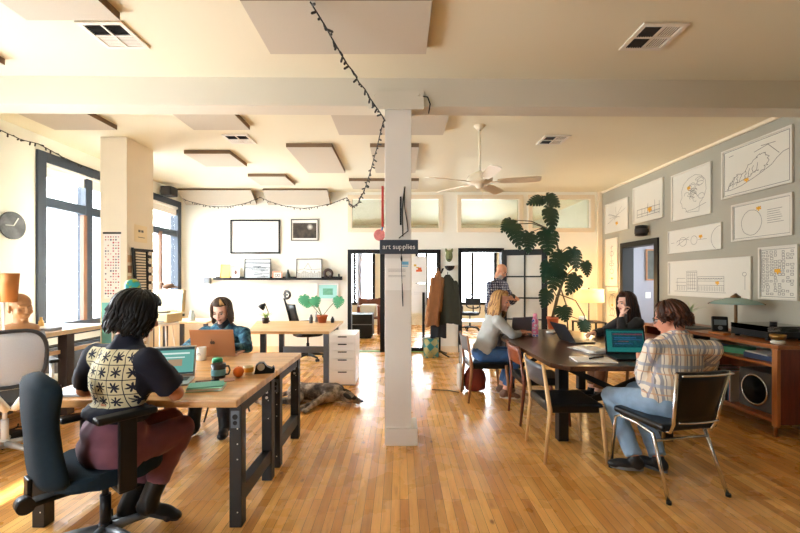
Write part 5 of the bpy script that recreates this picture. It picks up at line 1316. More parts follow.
MB().lathe([(.04, 0), (.05, .01), (.045, .12), (.03, .16), (.026, .16), (.04, .115), (.044, .015), (0, .012)], seg=20).build('vase', M('clear vase glass', (200, 210, 200), .1, trans=.6, var=.02), t)
blades(34, .26, .22, .005, 9, .13).build('foliage', M('pale green blades', (170, 186, 130), .6, var=.15), t)
t = thing('door_speaker', 'black speaker mounted on the wall above the right doorway', 'speaker', (XR-.105, 6.66, 2.26))
MB().lathe([(.055, -.09), (.09, -.08), (.095, 0), (.09, .08), (.055, .09)], seg=24).build('cabinet', m_blackp, t); MB().bb(.085, .104, -.03, .03, -.03, .03).build('bracket', m_blackp, t); MB().lathe([(.0965, -.05), (.097, .0), (.0965, .03)], seg=24).build('grille', M('dark grille', (52, 48, 48), .7), t)

# ---------------------------------------------------------------- framed line drawings on the right wall
m_gold = M('gold leaf', (226, 168, 46), .45, .3, var=.1); m_fr = M('white picture frame', (214, 210, 198), .5, var=.02); m_art = M('ivory drawing paper', (216, 213, 201), .7, var=.02)
m_inkl = M('soft grey ink', (112, 112, 108), .8, var=0)
def gold(u, v, s):
    def f(t, sh, yy):
        w, h = t['w'], t['h']; mb = MB(); x, z = (u-.5)*w, (v-.5)*h
        mb.box((x, yy-.0012, z), (s*.34, .001, s)); mb.box((x, yy-.0014, z+s*.1), (s*1.3, .001, s*.34), (0, .35, 0)); mb.box((x, yy-.0016, z+s*.15), (s*1.2, .001, s*.3), (0, -.4, 0))
        mb.build('gold_mark', m_gold, sh); del t['w']; del t['h']
    return f
def art(label, pl, pr, zt, zb, draw, g, lw=.006, fw=.022):
    y0, y1 = XR*F/(pr-400), XR*F/(pl-400); w, h = y1-y0, zt-zb
    def ex(t, s, yy): t['w'] = w-2*fw; t['h'] = h-2*fw; gold(*g)(t, s, yy)
    return picture(label, (XR-.001, (y0+y1)/2, (zt+zb)/2), -pi/2, w, h, fw, m_fr, m_art, draw, ex, 'framed_drawing', 'drawing', 'framed line drawings on the grey wall', .024, lw*.75, m_inkl)
rr = random.Random(21)
border = [[(.02, .02), (.98, .02), (.98, .98), (.02, .98), (.02, .02)]]
def wob(pts, n=6, a=.02):
    o = []
    for p, q in zip(pts, pts[1:]):
        for i in range(n): t_ = i/n; o.append((p[0]+(q[0]-p[0])*t_+rr.uniform(-a, a), p[1]+(q[1]-p[1])*t_+rr.uniform(-a, a)))
    return o+[pts[-1]]
d = border+[[(.03, .13), (.12, .12), (.3, .16), (.5, .26), (.62, .33), (.75, .42), (.82, .52), (.9, .6), (.98, .62)], wob([(.08, .14), (.14, .3), (.2, .4), (.32, .42), (.42, .56), (.55, .68), (.66, .7), (.7, .6), (.68, .45), (.58, .33)], 6, .025), wob([(.12, .22), (.3, .26), (.46, .34), (.56, .4)], 6, .02), [(.5, .78), (.7, .84), (.85, .6)], [(.6, .86), (.8, .84)], [(.10, .86), (.17, .87)]]+[wob([(.1+.06*k, .15+.03*k), (.13+.06*k, .30+.035*k)], 4, .02) for k in range(8)]
art('large framed coastline map with a gold mark, at the top right', 723, 794.3, 3.06, 2.46, d, (.385, .245, .05), .008)
d = [[(.72, .07), (.42, .1), (.36, .2), (.28, .22), (.26, .32), (.22, .36), (.27, .46), (.26, .6), (.32, .74), (.45, .84), (.62, .88), (.78, .82), (.88, .7), (.9, .5), (.84, .34), (.74, .24), (.72, .07)], [(.36, .12), (.6, .14), (.9, .22)]]+[curve((rr.uniform(.4, .8), rr.uniform(.35, .8)), rr.uniform(.04, .11), rr.uniform(.03, .09), 0, rr.uniform(3, 6.2), 12, .1, k) for k in range(16)]
art('framed drawing of a sectioned human head in profile', 672.5, 712.5, 3.0, 2.32, d, (.46, .62, .055), .006)
d = [[(.12, .12), (.12, .34), (.92, .34)], [(.12, .2), (.4, .2), (.42, .36)], [(.3, .1), (.3, .36)], [(.5, .1), (.5, .36), (.52, .46)], [(.75, .14), (.75, .5)], [(.1, .12), (.9, .14)], [(.4, .2), (.92, .22)], [(.9, .1), (.9, .45)]]
art('framed street grid drawing with a gold square', 634, 664, 3.04, 2.42, d, (.58, .26, .09), .009)
d = [[(.5, .5), (.1+.8*rr.random(), .3+.6*rr.random())] for _ in range(7)]+[[(.4, .45), (.62, .47)], [(.1, .3), (.5, .52), (.9, .7)]]
art('square framed star line drawing at the far end of the wall', 606, 629, 2.93, 2.36, d, (.52, .24, .07), .006)
d = [curve((.30, .45), .075, .20), [(.18, .30), (.30, .48), (.42, .64)], curve((.30, .46), .13, .10, .3, 3.4), curve((.52, .46), .06, .19), curve((1.0, .42), .17, .5, 1.7, 4.5), [(.05, .45), (.12, .45)], [(.6, .46), (.75, .46)]]
art('wide framed drawing of ringed and plain planets', 669.3, 723, 2.18, 1.845, d, (.645, .57, .055), .006, .010)
d = border+[curve((.34, .44), .185, .36, n=30, wob=.02)]+[[(.62, .72-.06*k), (.62+.28*rr.uniform(.7, 1), .72-.06*k)] for k in range(7)]
art('framed drawing of one large circle with lines of text', 733, 794.5, 2.36, 1.915, d, (.475, .80, .05), .006)
d = [[(.08, .10), (.75, .10)], [(.26, .12), (.26, .72), (.40, .72), (.40, .12)], [(.26, .68), (.40, .68)], [(.41, .12), (.41, .55), (.73, .55), (.73, .12)], [(.41, .50), (.73, .50)], [(.41, .42), (.73, .42)], [(.41, .30), (.73, .30)], [(.12, .12), (.12, .5), (.24, .5)], [(.10, .38), (.25, .38)], [(.11, .28), (.25, .28)], [(.95, .56), (.95, .2)], curve((.945, .6), .02, .05, n=10)]
d += [[(.42+.02*k, .14), (.42+.02*k, .27)] for k in range(16)]+[curve((.43+.03*k, .46), .01, .03, 0, pi, 6) for k in range(10)]+[[(.28+.03*k, .15), (.28+.03*k, .66)] for k in range(4)]+[[(.13+.025*k, .14), (.13+.025*k, .26)] for k in range(5)]+[[(.27, .2+.1*k), (.39, .2+.1*k)] for k in range(5)]
art('wide framed drawing of a tall old building facade', 669.3, 752.7, 1.725, 1.22, d, (.655, .36, .05), .006)
d = border
for k in range(14):
    z = .06+.065*k
    for q in range(8):
        x = .05+.115*q+rr.uniform(-.01, .01)
        if rr.random() < .8: a, b = rr.uniform(.05, .09), rr.uniform(.03, .05); d = d+[[(x, z), (x+a, z), (x+a, z+b), (x, z+b), (x, z)]]
art('framed city block map with a gold mark above the turntable', 760, 799.6, 1.815, 1.235, d, (.5, .53, .06), .006)
d = [curve((.5, .30), .16, .05), [(.5, .36), (.5, .86)], [(.35, .52), (.65, .52)], curve((.5, .68), .14, .05), curve((.5, .45), .2, .03), [(.4, .8), (.6, .84)], [(.3, .15), (.7, .15)]]
art('narrow upright framed drawing beside the right doorway', 606.2, 618.6, 2.25, 1.34, d, (.52, .14, .05), .01, .012)
art('second narrow framed drawing, below the first beside the doorway', 607, 619, 1.31, .62, [curve((.5, .6), .3, .2), curve((.5, .3), .2, .1), [(.3, .8), (.7, .85)], [(.2, .2), (.8, .2)], [(.2, .9), (.8, .9)], [(.5, .2), (.5, .8)]], (.5, .5, .05), .01, .012)

# ---------------------------------------------------------------- monstera, table lamp, side table at the back right
m_mon = M('deep green monstera leaf', (24, 58, 40), .3, var=.25, vs=8, spec=.6); m_stem = M('brown green stem', (88, 78, 52), .6)
t = thing('tall_monstera', 'tall climbing monstera with dark split leaves in the back right corner', 'plant', (2.66, 7.05, 0))
MB().lathe([(.07, .53), (.095, .77), (.105, .77), (.105, .81), (.095, .81), (.09, .77), (0, .77)], seg=26).build('pot', M('terracotta', (190, 104, 66), .75, var=.1), t)
mb = MB()
for k in range(3): a = 2*pi*k/3; mb.cone((.09*cos(a), .09*sin(a), .529), (.15*cos(a), .15*sin(a), 0), .016)
mb.cone((0, 0, .45), (0, 0, .529), .13, seg=24); mb.build('plant_stand', m_midw, t)
base = Vector((2.66, 7.05, 0))
leaves = [((543, 199), (528, 203), 13, 6.9), ((546, 196), (560, 206), 15, 6.85), ((549, 208), (554, 231), 17, 6.7), ((511, 220), (502, 231), 12, 6.9), ((512, 224), (521, 248), 17, 6.6), ((529, 233), (529, 252), 18, 6.65), ((547, 230), (549, 254), 21, 6.8),
          ((562, 253), (556, 276), 20, 6.7), ((572, 249), (578, 270), 17, 6.8), ((558, 268), (552, 291), 19, 6.75), ((577, 276), (568, 294), 16, 6.6), ((548, 291), (543, 307), 15, 6.5), ((562, 307), (566, 321), 17, 6.5), ((583, 321), (587, 335), 13, 6.9), ((548, 262), (545, 282), 14, 7.2), ((585, 262), (588, 276), 11, 6.9)]
fo, st = MB(), MB(); spine = [Vector((0, 0, .8)), Vector((.06, -.05, 1.15)), Vector((.16, -.1, 1.5)), Vector((.08, -.08, 1.9)), Vector((.0, -.05, 2.3)), Vector((-.05, -.05, 2.62))]
st.tube(spine, [.03, .028, .024, .02, .014, .008], 8)
for i, (b_, e_, wpx, Y) in enumerate(leaves):
    p = P(*b_, Y)-base; q = P(*e_, Y-.12)-base; monstera(fo, p, q, wpx*Y/F*1.1, .16, i, (.15*(i % 3-1), -1, .35))
    near = min(spine, key=lambda s_: abs(s_.z-(p.z-.12))); mid = near.lerp(p, .55)+Vector((0, -.03, .06))
    st.tube([near, mid, p], [.010, .008, .006], 6)
st.tube([Vector((.1, -.05, 1.2)), Vector((.35, -.1, 1.1)), Vector((.5, -.1, .85)), Vector((.55, -.12, .62))], .009, 6); st.tube([Vector((.12, -.05, 1.3)), Vector((.2, -.1, 1.0)), Vector((.22, -.1, .6))], .012, 6)
fo.build('foliage', m_mon, t, None, 0, False); st.build('stems', m_stem, t)
t = thing('side_table', 'small black framed side table under the lit lamp', 'table', (3.52, 7.55, 0))
for x in (-.22, .22):
    for y in (-.18, .18): MB().bb(x-.014, x+.014, y-.014, y+.014, 0, .66).build('leg', m_blackp, t)
MB().bb(-.24, .24, -.2, .2, .6605, .68, .003).build('top', m_blackp, t); MB().bb(-.22, .22, -.18, .18, .38, .395, .003).build('shelf', m_blackp, t)
t = thing('shaded_lamp', 'lit table lamp with a warm drum shade in the back right corner', 'lamp', (3.52, 7.55, .681))
m_lsh = M('glowing linen shade', (240, 206, 150), .8, var=.05, emit=(255, 196, 112), es=.45)
mb = MB(); mb.lathe([(.26, .355), (.255, .60), (.25, .60), (.255, .355)], seg=36, loop=True); mb.build('lamp_shade', m_lsh, t)
MB().lathe([(.08, 0), (.085, .01), (.012, .02), (.01, .03), (.01, .55), (.018, .62), (0, .64)], seg=20).build('base', m_blackp, t); MB().ell((0, 0, .45), .035).build('bulb', M('warm bulb', (255, 220, 160), .4, emit=(255, 200, 120), es=8), t)
for dz, e_ in ((.67, 6), (.30, 5)):
    l = bpy.data.lights.new('lamp_glow', 'POINT'); l.energy = e_; l.color = (1, .66, .32); l.shadow_soft_size = .06; o = bpy.data.objects.new('lamp_glow', l); COL.objects.link(o); o.location = (3.52, 7.55, .681+dz); 
tag(MB().lathe([(.05, 0), (.06, .01), (.06, .10), (.052, .10), (.048, .02), (0, .02)], seg=18).build('white_pot', m_whitep, None, (3.34, 7.42, .681)), 'small white pot at the left of the lit lamp', 'pot')
tag(MB().bb(-.03, .03, -.003, 0, -.018, .018).build('green_sticker', M('green sticker', (70, 130, 80), .6), None, (3.78, YB-.0005, 1.83)), 'tiny green sticker on the wall above the lit lamp', 'sticker')
# hall beyond the right doorway
picture('dark framed painting in the hall beyond the right doorway', (5.24, 8.298, 1.76), 0, .42, .64, .03, wood('oak frame', 'a06a38', '744824', 'z', .5), M('dark painting', (62, 66, 58), .6, var=.6, vs=9), None, None)
t = thing('light_switch', 'white light switch on the hall wall beyond the doorway', 'switch', (5.08, 8.299, 1.14))
MB().bb(-.05, .05, -.008, 0, -.06, .06, .002).build('plate', m_whitep, t); MB().bb(-.015, .015, -.012, -.0082, -.03, .03, .001).build('rocker', m_whitep, t)
# ================================================================= the people
def plaid(name, base, stripes, sc=1.0, wash=None):
    m, nt, b, N, L = newmat(name); v = coords(nt, (sc, sc, sc)); col = srgb(base)
    for ax, freq, w, c, ph in stripes:
        s = N.new('ShaderNodeSeparateXYZ'); L.new(v, s.inputs[0])
        f = mathn(nt, 'FRACT', mathn(nt, 'ADD', mathn(nt, 'MULTIPLY', s.outputs[ax], freq), ph))
        f = mathn(nt, 'LESS_THAN', f, w)
        col = mixc(nt, col, srgb(c), mathn(nt, 'MULTIPLY', f, .75))
    L.new(col, b.inputs['Base Color']); b.inputs['Roughness'].default_value = .85
    bump(nt, b, noise(nt, v, 300, 3), .2, .001); MATS[name] = m; return m
def cloth(name, c, var=.15, vs=9): return M(name, c, .85, var=var, vs=vs, bs=260, bst=.2, bd=.001, sheen=.15)
sk_b, sk_f, sk_p = skin('tan', (186, 128, 96)), skin('fair', (236, 188, 164)), skin('pink', (222, 164, 138))
m_boot, m_sole = M('black leather boot', (9, 9, 10), .45, var=.1, spec=.35), M('dark sole', (36, 34, 34), .7)
def hairmat(name, c, c2=None): return M(name, c, .5, var=.35, vs=60, spec=.3)

# 1: person with black hair, back to us
m_tee, nt, b, N, L = newmat('navy tee with pale tile print')
v = coords(nt); sp = N.new('ShaderNodeMapping'); sp.inputs['Rotation'].default_value = (0, 0, radians(18)); L.new(v, sp.inputs['Vector'])
s = N.new('ShaderNodeSeparateXYZ'); L.new(sp.outputs[0], s.inputs[0])
def band(o, a, b_): return mathn(nt, 'MULTIPLY', mathn(nt, 'GREATER_THAN', o, a), mathn(nt, 'LESS_THAN', o, b_))
PX0, PX1, PZ0, PZ1 = -.15, .195, .79, 1.09
mask = mathn(nt, 'MULTIPLY', mathn(nt, 'MULTIPLY', band(s.outputs[0], PX0, PX1), band(s.outputs[2], PZ0, PZ1)), mathn(nt, 'LESS_THAN', s.outputs[1], .06))
cell = .075
gx = mathn(nt, 'FRACT', mathn(nt, 'DIVIDE', mathn(nt, 'SUBTRACT', s.outputs[0], PX0), cell)); gz = mathn(nt, 'FRACT', mathn(nt, 'DIVIDE', mathn(nt, 'SUBTRACT', s.outputs[2], PZ0), cell))
ln = mathn(nt, 'MULTIPLY', band(gx, .03, .97), band(gz, .03, .97))
cx_ = mathn(nt, 'SUBTRACT', gx, .5); cz_ = mathn(nt, 'SUBTRACT', gz, .5)
rad_ = mathn(nt, 'SQRT', mathn(nt, 'ADD', mathn(nt, 'MULTIPLY', cx_, cx_), mathn(nt, 'MULTIPLY', cz_, cz_)))
ang_ = mathn(nt, 'ARCTAN2', cz_, cx_)
pet = mathn(nt, 'ADD', .20, mathn(nt, 'MULTIPLY', mathn(nt, 'SINE', mathn(nt, 'ADD', mathn(nt, 'MULTIPLY', ang_, 7), mathn(nt, 'MULTIPLY', noise(nt, v, 5, 0), 9))), .13))
fl = mathn(nt, 'GREATER_THAN', mathn(nt, 'ADD', rad_, mathn(nt, 'MULTIPLY', noise(nt, v, 45, 2), .30)), mathn(nt, 'ADD', pet, .21))
pr = mathn(nt, 'MULTIPLY', mathn(nt, 'MULTIPLY', mask, ln), fl)
L.new(mixc(nt, srgb((14, 18, 38)), srgb((204, 194, 156)), pr), b.inputs['Base Color']); b.inputs['Roughness'].default_value = .85
J = dict(pelvis=(-1.535, 2.16, .55), neck=(-1.475, 2.20, 1.125), head=(-1.447, 2.235, 1.255), shR=(-1.315, 2.115, 1.035), shL=(-1.685, 2.245, 1.035),
         elR=(-1.255, 2.27, .815), wrR=(-1.42, 2.47, .81), elL=(-1.80, 2.31, .825), wrL=(-1.63, 2.50, .81), knR=(-1.30, 2.40, .57), knL=(-1.46, 2.57, .57), anR=(-1.43, 2.31, .20), anL=(-1.57, 2.33, .14),
         toeR=(.5, .3, -.3), toeL=(-.7, -.45, -.2), cuff=.74)
pb, Mh, j, D, o = person('person with short black hair in a navy printed tee, back to us', J, (.66, .74, -.30), sk_b, m_tee, cloth('plum trousers', (112, 66, 80), .3, 14), (m_boot, m_sole, .13), fem=.3, sleeve='short', hem=-.115, build=1.08)
hair(pb, Mh, hairmat('glossy black hair', (7, 6, 7)), 190, -.095, 58, (6, 66), (30, 58, 66, .25), .011, .012, .012, 2, volume=1.08, inward=.012, jitter=.03)
e = MB(); e.tube(arc((0, 0, 0), .018, 0, 2*pi*.95, 14, lambda u, v: (0, u, v)), .0022, 6, True); e.bm.transform(Mh @ Matrix.Translation((.083, -.008, -.068))); e.build('earring', M('gold hoop', (210, 160, 70), .3, .9), pb)

# 2: smiling person behind the far bench
m_fleece, nt, b, N, L = newmat('teal patterned fleece'); v = coords(nt)
L.new(ramp(nt, noise(nt, v, 16, 4, .6), [(.38, srgb((24, 52, 74))), (.52, srgb((44, 92, 116))), (.66, srgb((96, 140, 152)))]), b.inputs['Base Color']); b.inputs['Roughness'].default_value = .95; bump(nt, b, noise(nt, v, 90, 3), .5, .006)
J = dict(pelvis=(-1.83, 4.28, .52), neck=(-1.80, 4.14, 1.0), head=(-1.80, 4.08, 1.135), shR=(-1.99, 4.15, .915), shL=(-1.60, 4.15, .915), elR=(-2.07, 3.95, .79), wrR=(-1.93, 3.72, .80), elL=(-1.50, 3.97, .79), wrL=(-1.62, 3.78, .80),
         knR=(-1.93, 3.86, .53), knL=(-1.70, 3.86, .53), anR=(-1.93, 3.80, .11), anL=(-1.63, 3.76, .11), toeR=(-.1, -1, 0), toeL=(.25, -1, 0))
pb, Mh, j, D, o = person('smiling person with a blond streak in a teal fleece, behind the bronze laptop', J, (.03, -.93, -.30), sk_f, m_fleece, cloth('black trousers', (26, 26, 30)), (m_boot, m_sole, .1), fem=1, hem=.02)
hair(pb, Mh, [hairmat('ash brown hair', (84, 66, 54)), hairmat('blond streak', (214, 174, 116))], 130, -.12, 62, (6, 66), (34, 56, 58, .0), .010, .008, .005, 5, streak=lambda a: -.85 < ((a+pi) % (2*pi)-pi) < -.32, volume=1.08)
e = MB(); e.tube([(-.017, .094, -.059), (0, .0985, -.0645), (.017, .094, -.059)], [.002, .0042, .002], 6); e.bm.transform(Mh); e.build('teeth', m_eyew, pb)
n = MB(); n.cap(j['neck']-Vector((0, 0, .04)), j['neck']+Vector((0, -.01, .03)), .07, .064); n.build('turtleneck', cloth('black turtleneck', (30, 30, 34)), pb)
t = thing('work_stool', 'thin legged black stool under the smiling person', 'stool', (-1.83, 4.30, 0))
MB().cone((0, 0, .40), (0, 0, .43), .19, .2, 24).build('seat', m_blackp, t)
for k in range(4): a = pi/4+k*pi/2; MB().tube([(.12*cos(a), .12*sin(a), .41), (.24*cos(a), .24*sin(a), 0)], .009, 6).build('leg', m_steel, t)

# 3: person in the grey sweater
J = dict(pelvis=(1.02, 5.02, .545), neck=(1.19, 5.0, 1.045), head=(1.245, 4.965, 1.185), shR=(1.17, 4.825, .965), shL=(1.14, 5.17, .97), elR=(1.33, 4.80, .80), wrR=(1.45, 4.93, .80), elL=(1.36, 5.2, .80), wrL=(1.54, 5.10, .80),
         knR=(1.43, 4.92, .53), knL=(1.42, 5.12, .53), anR=(1.27, 4.90, .11), anL=(1.28, 5.12, .11), toeR=(1, -.2, 0), toeL=(1, .1, 0))
pb, Mh, j, D, o = person('person with wavy blond hair in a pale grey sweater at the dark table', J, (.80, -.52, -.12), sk_p, cloth('pale grey sweater', (176, 178, 174), .08), cloth('blue jeans', (54, 92, 140), .25, 18), (M('brown shoe', (110, 76, 56), .5), M('pale sole', (200, 190, 176), .6), 0), fem=1)
hair(pb, Mh, [hairmat('honey blond hair', (198, 156, 98)), hairmat('darker blond hair', (140, 100, 62))], 130, -.20, 72, (5, 68), (12, 40, 48, .5), .011, .010, .010, 8, streak=lambda a: int(a*9) % 2, volume=1.08, cape=.02)

# 4: standing bald man
m_nav = plaid('navy white plaid', (40, 46, 84), [(0, 24, .22, (206, 206, 214), 0), (2, 24, .22, (206, 206, 214), .3), (1, 24, .22, (206, 206, 214), .6), (0, 24, .5, (26, 28, 52), .4), (2, 24, .5, (26, 28, 52), .7)])
J = dict(pelvis=(1.60, 6.86, .93), neck=(1.645, 6.83, 1.445), head=(1.70, 6.79, 1.595), shR=(1.50, 6.70, 1.375), shL=(1.77, 6.96, 1.38), elR=(1.455, 6.56, 1.09), wrR=(1.73, 6.53, 1.15), elL=(1.88, 6.80, 1.09), wrL=(1.87, 6.58, 1.14),
         knR=(1.56, 6.76, .50), knL=(1.72, 6.88, .50), anR=(1.53, 6.78, .10), anL=(1.70, 6.92, .10), toeR=(.6, -.8, 0), toeL=(.8, -.6, 0))
pb, Mh, j, D, o = person('standing bald person with a grey beard in a checked shirt, looking at a phone', J, (.62, -.62, -.48), skin('ruddy', (206, 146, 112)), m_nav, cloth('dark jeans', (38, 42, 54)), (m_boot, m_sole, 0), hands=(((.9, -.1, .1), (.2, -.7, .6), .9), ((.1, -.9, .2), (.6, .3, .7), .8)), beard=M('grey beard', (170, 160, 150), .9, var=.3, vs=90), hem=.05, build=1.12, collar=(m_nav, .016), belly=.01)
t = thing('phone', 'black phone held by the standing bald person', 'phone', (1.84, 6.49, 1.175)); mb = MB(); mb.box((0, 0, 0), (.075, .009, .15), (-.9, 0, .5), .003); mb.build('body', m_blackp, t)

# 5: long haired person on the right
J = dict(pelvis=(2.86, 4.93, .54), neck=(2.79, 4.93, 1.03), head=(2.735, 4.91, 1.175), shR=(2.80, 5.10, .955), shL=(2.80, 4.76, .95), elR=(2.60, 5.14, .80), wrR=(2.38, 4.98, .80), elL=(2.58, 4.72, .80), wrL=(2.625, 4.80, 1.02),
         knR=(2.42, 5.02, .53), knL=(2.42, 4.84, .53), anR=(2.36, 5.0, .11), anL=(2.34, 4.80, .11), toeR=(-1, 0, 0), toeL=(-1, -.1, 0))
pb, Mh, j, D, o = person('person with long brown hair and a hand at the chin, right of the dark table', J, (-.97, -.18, -.12), sk_f, cloth('black top', (30, 28, 28)), cloth('brown trousers', (140, 92, 60), .2), (m_boot, m_sole, 0), fem=1, hands=(None, ((.35, .15, .9), (-.9, .2, .3), 1.0)))
hair(pb, Mh, [hairmat('long dark brown hair', (42, 24, 17)), hairmat('warm brown hair', (74, 44, 28))], 140, -.36, 54, (5, 70), (10, 50, 46, .5), .011, .008, .006, 14, streak=lambda a: int(a*11) % 3 == 0, volume=1.05, cape=.03)

# 6: plaid shirted man in front
m_pl = plaid('cream blue orange plaid', (228, 218, 200), [(0, 11.0, .20, (110, 120, 138), .1), (0, 11.0, .07, (40, 48, 70), .34), (0, 11.0, .16, (196, 160, 124), .52), (0, 11.0, .05, (70, 70, 86), .78), (2, 7.0, .16, (150, 160, 178), .2), (2, 7.0, .07, (206, 160, 126), .55), (1, 8, .14, (150, 150, 168), .3)])
J = dict(pelvis=(1.935, 2.93, .55), neck=(2.025, 2.94, 1.04), head=(1.985, 2.985, 1.165), shR=(2.205, 2.865, .965), shL=(1.835, 2.93, .965), elR=(2.31, 3.06, .75), wrR=(2.14, 3.34, .80), elL=(1.825, 3.03, .70), wrL=(1.97, 3.30, .80),
         knR=(1.95, 3.36, .53), knL=(1.715, 3.30, .51), anR=(1.94, 3.04, .11), anL=(1.765, 3.05, .11), toeR=(-.5, .85, 0), toeL=(-.93, .3, 0), cuff=.97)
pb, Mh, j, D, o = person('person with short brown hair in a cream plaid shirt, back to us at the table', J, (-.66, .72, -.28), skin('rosy', (214, 150, 124)), m_pl, cloth('light blue jeans', (140, 168, 196), .2, 18), (M('black trainer', (28, 28, 30), .5), M('grey trainer sole', (120, 124, 128), .6), 0), hem=.02, collar=(m_pl, .015), build=1.05)
hair(pb, Mh, [hairmat('chestnut hair', (58, 33, 21)), hairmat('lighter chestnut hair', (88, 52, 33))], 210, -.05, 60, (6, 88), (16, 46, 44, .35), .010, .014, .020, 17, streak=lambda a: int(a*13) % 3 == 0, volume=1.03, jitter=.03, side=(2.0, .05))
g = MB(); g.tube([(-.078, -.02, .0), (-.082, .03, .012), (-.074, .075, .012)], .003, 6); g.tube([(.078, -.02, .0), (.082, .03, .012), (.074, .075, .012)], .003, 6)
for s in (-1, 1): g.tube([(s*.034+.026*cos(a), .098-abs(.02*cos(a))*.6, .004+.02*sin(a)) for a in [2*pi*i/14 for i in range(14)]], .0026, 6, True)
g.bm.transform(Mh); tag(g.build('eyeglasses', m_blackp, None, (J['pelvis'][0], J['pelvis'][1], 0)), 'dark framed glasses worn by the plaid shirted person', 'glasses')

# ---------------------------------------------------------------- dog asleep on the floor
t = Vector((-.975, 4.84, 0)); mb = MB()
def dp(px, py, Y, z=None):
    q = P(px, py, Y)-t
    if z is not None: q.z = z
    return q
rump, belly, chest_ = Vector((-.26, .05, .12)), Vector((-.03, .03, .125)), Vector((.18, -.02, .125))
mb.ell(rump, (.155, .135, .115)); mb.ell(belly, (.20, .125, .105)); mb.ell(chest_, (.18, .14, .12)); mb.cap(rump, chest_, .11, .115)
nk, hd = Vector((.32, -.06, .10)), Vector((.415, -.12, .085)); mb.cap(chest_, nk, .10, .075); mb.cap(nk, hd, .075, .07); mb.ell(hd, (.085, .075, .07), (0, 0, -.5))
mz = Vector((.54, -.165, .05)); mb.cap(hd+Vector((.03, -.01, -.01)), mz, .052, .036); mb.ell(mz+Vector((.02, -.008, .004)), (.022, .024, .02))
for a, b_, c_, r1, r2 in (((.16, -.10, .07), (-.02, -.26, .05), (-.16, -.42, .035), .055, .03), ((.20, -.08, .14), (.06, -.27, .09), (-.04, -.44, .035), .055, .03)):
    mb.cap(a, b_, r1, r1*.72); mb.cap(b_, c_, r1*.7, r2); mb.ell(Vector(c_)+Vector((-.03, -.04, 0)), (.04, .05, .028), (0, 0, .6))
for a, b_, c_, d_ in (((-.30, .0, .10), (-.30, -.20, .07), (-.50, -.14, .05), (-.72, -.10, .03)), ((-.28, .02, .15), (-.20, -.20, .10), (-.40, -.20, .06), (-.62, -.20, .03))):
    mb.cap(a, b_, .085, .055); mb.cap(b_, c_, .052, .032); mb.cap(c_, d_, .032, .026); mb.ell(Vector(d_)+Vector((-.03, 0, 0)), (.05, .032, .026))
mb.cap((-.40, .08, .09), (-.58, .12, .03), .035, .022); mb.cap((-.58, .12, .03), (-.74, .06, .02), .022, .012)
dm, nt, b, N, L = newmat('grey brown brindle fur'); v = coords(nt)
c_ = ramp(nt, noise(nt, v, 7, 5, .65), [(.34, srgb((38, 30, 26))), (.47, srgb((104, 90, 78))), (.62, srgb((190, 174, 156)))])
L.new(c_, b.inputs['Base Color']); b.inputs['Roughness'].default_value = .9; bump(nt, b, noise(nt, v, 120, 4), .6, .006)
dog = remesh(mb, 'dog', dm, .011, 3, None, (.05, .012)); dog.location = t; dog.scale = (.92, .92, .92); tag(dog, 'grey brown dog lying asleep on its side on the wood floor', 'dog')
m_ear = M('dark ear fur', (34, 26, 22), .9, var=.2)
for a, rr_ in (((.385, -.07, .15), .2), ((.40, -.19, .12), -.4)):
    e = MB(); e.ell((0, 0, 0), (.065, .035, .018), (.3, .5, rr_)); e.build('ear', m_ear, dog, a)
e = MB(); e.ell((0, 0, 0), (.017, .02, .015)); e.build('nose', M('black nose', (16, 14, 14), .3), dog, (.585, -.18, .055))
e = MB(); e.ell((0, 0, 0), (.045, .04, .012), (.4, .2, -.5)); e.build('dark_mask', m_ear, dog, (.47, -.165, .10))
WORLD, SUN, SUNDIR, EXPO = 12.0, 34.0, (1, .12, -1.5), 1.65
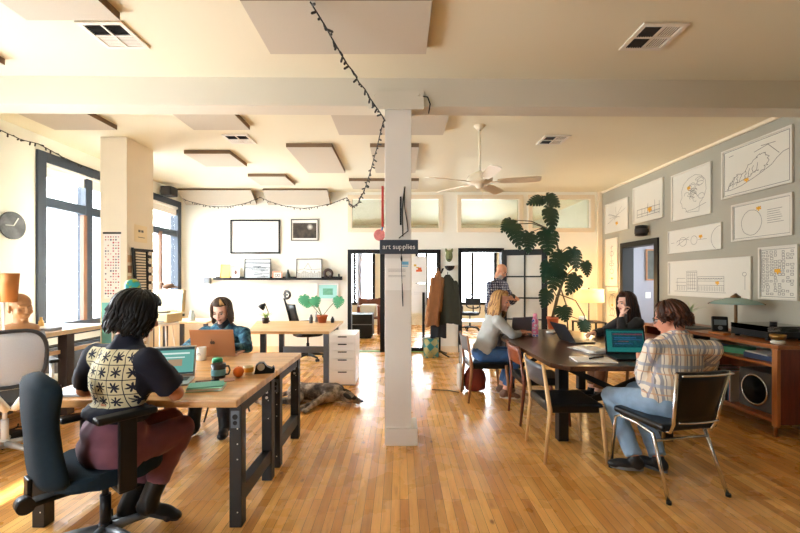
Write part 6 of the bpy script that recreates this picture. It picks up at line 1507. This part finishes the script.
# ================================================================= light
w = bpy.data.worlds.new('sky'); SC.world = w; w.use_nodes = True
nt = w.node_tree; bg = nt.nodes['Background']
tc = nt.nodes.new('ShaderNodeTexCoord'); sx = nt.nodes.new('ShaderNodeSeparateXYZ'); nt.links.new(tc.outputs['Generated'], sx.inputs[0])
nt.links.new(ramp(nt, sx.outputs['Z'], [(.0, (.76, .82, .86)), (.08, (.92, .96, 1)), (.5, (.86, .94, 1)), (1, (.8, .9, 1))]), bg.inputs['Color'])
bg.inputs['Strength'].default_value = WORLD
def portal(loc, rot, sx_, sy_):
    l = bpy.data.lights.new('window_portal', 'AREA'); l.shape = 'RECTANGLE'; l.size = sx_; l.size_y = sy_
    l.cycles.is_portal = True
    o = bpy.data.objects.new('window_portal', l); COL.objects.link(o); o.location = loc; o.rotation_euler = rot
for y0, y1, z0, z1 in WIN: portal((XL-.19, (y0+y1)/2, (z0+z1)/2), (0, -pi/2, 0), z1-z0, y1-y0)
for x0, x1, z0, z1 in WF: portal(((x0+x1)/2, YF-.14, (z0+z1)/2), (pi/2, 0, 0), x1-x0, z1-z0)
for x0, x1, z0, z1 in BW: portal(((x0+x1)/2, 13.14, (z0+z1)/2), (-pi/2, 0, 0), x1-x0, z1-z0)
portal((6.49, 6.4, 1.65), (0, pi/2, 0), 1.7, 2.4)
s = bpy.data.lights.new('sun', 'SUN'); s.energy = SUN; s.angle = radians(1.5); s.color = (1, .93, .82)
so = bpy.data.objects.new('sun', s); COL.objects.link(so)
so.rotation_euler = Vector(SUNDIR).to_track_quat('-Z', 'Y').to_euler()
SC.view_settings.view_transform = 'Standard'; SC.view_settings.look = 'None'
SC.view_settings.exposure = EXPO; SC.view_settings.gamma = 1; SC.view_settings.use_curve_mapping = False
SC.cycles.max_bounces = 10; SC.cycles.diffuse_bounces = 7; SC.cycles.glossy_bounces = 4; SC.cycles.transparent_max_bounces = 12
SC.cycles.sample_clamp_indirect = 12; SC.cycles.caustics_reflective = False; SC.cycles.caustics_refractive = False
SC.cycles.use_denoising = True
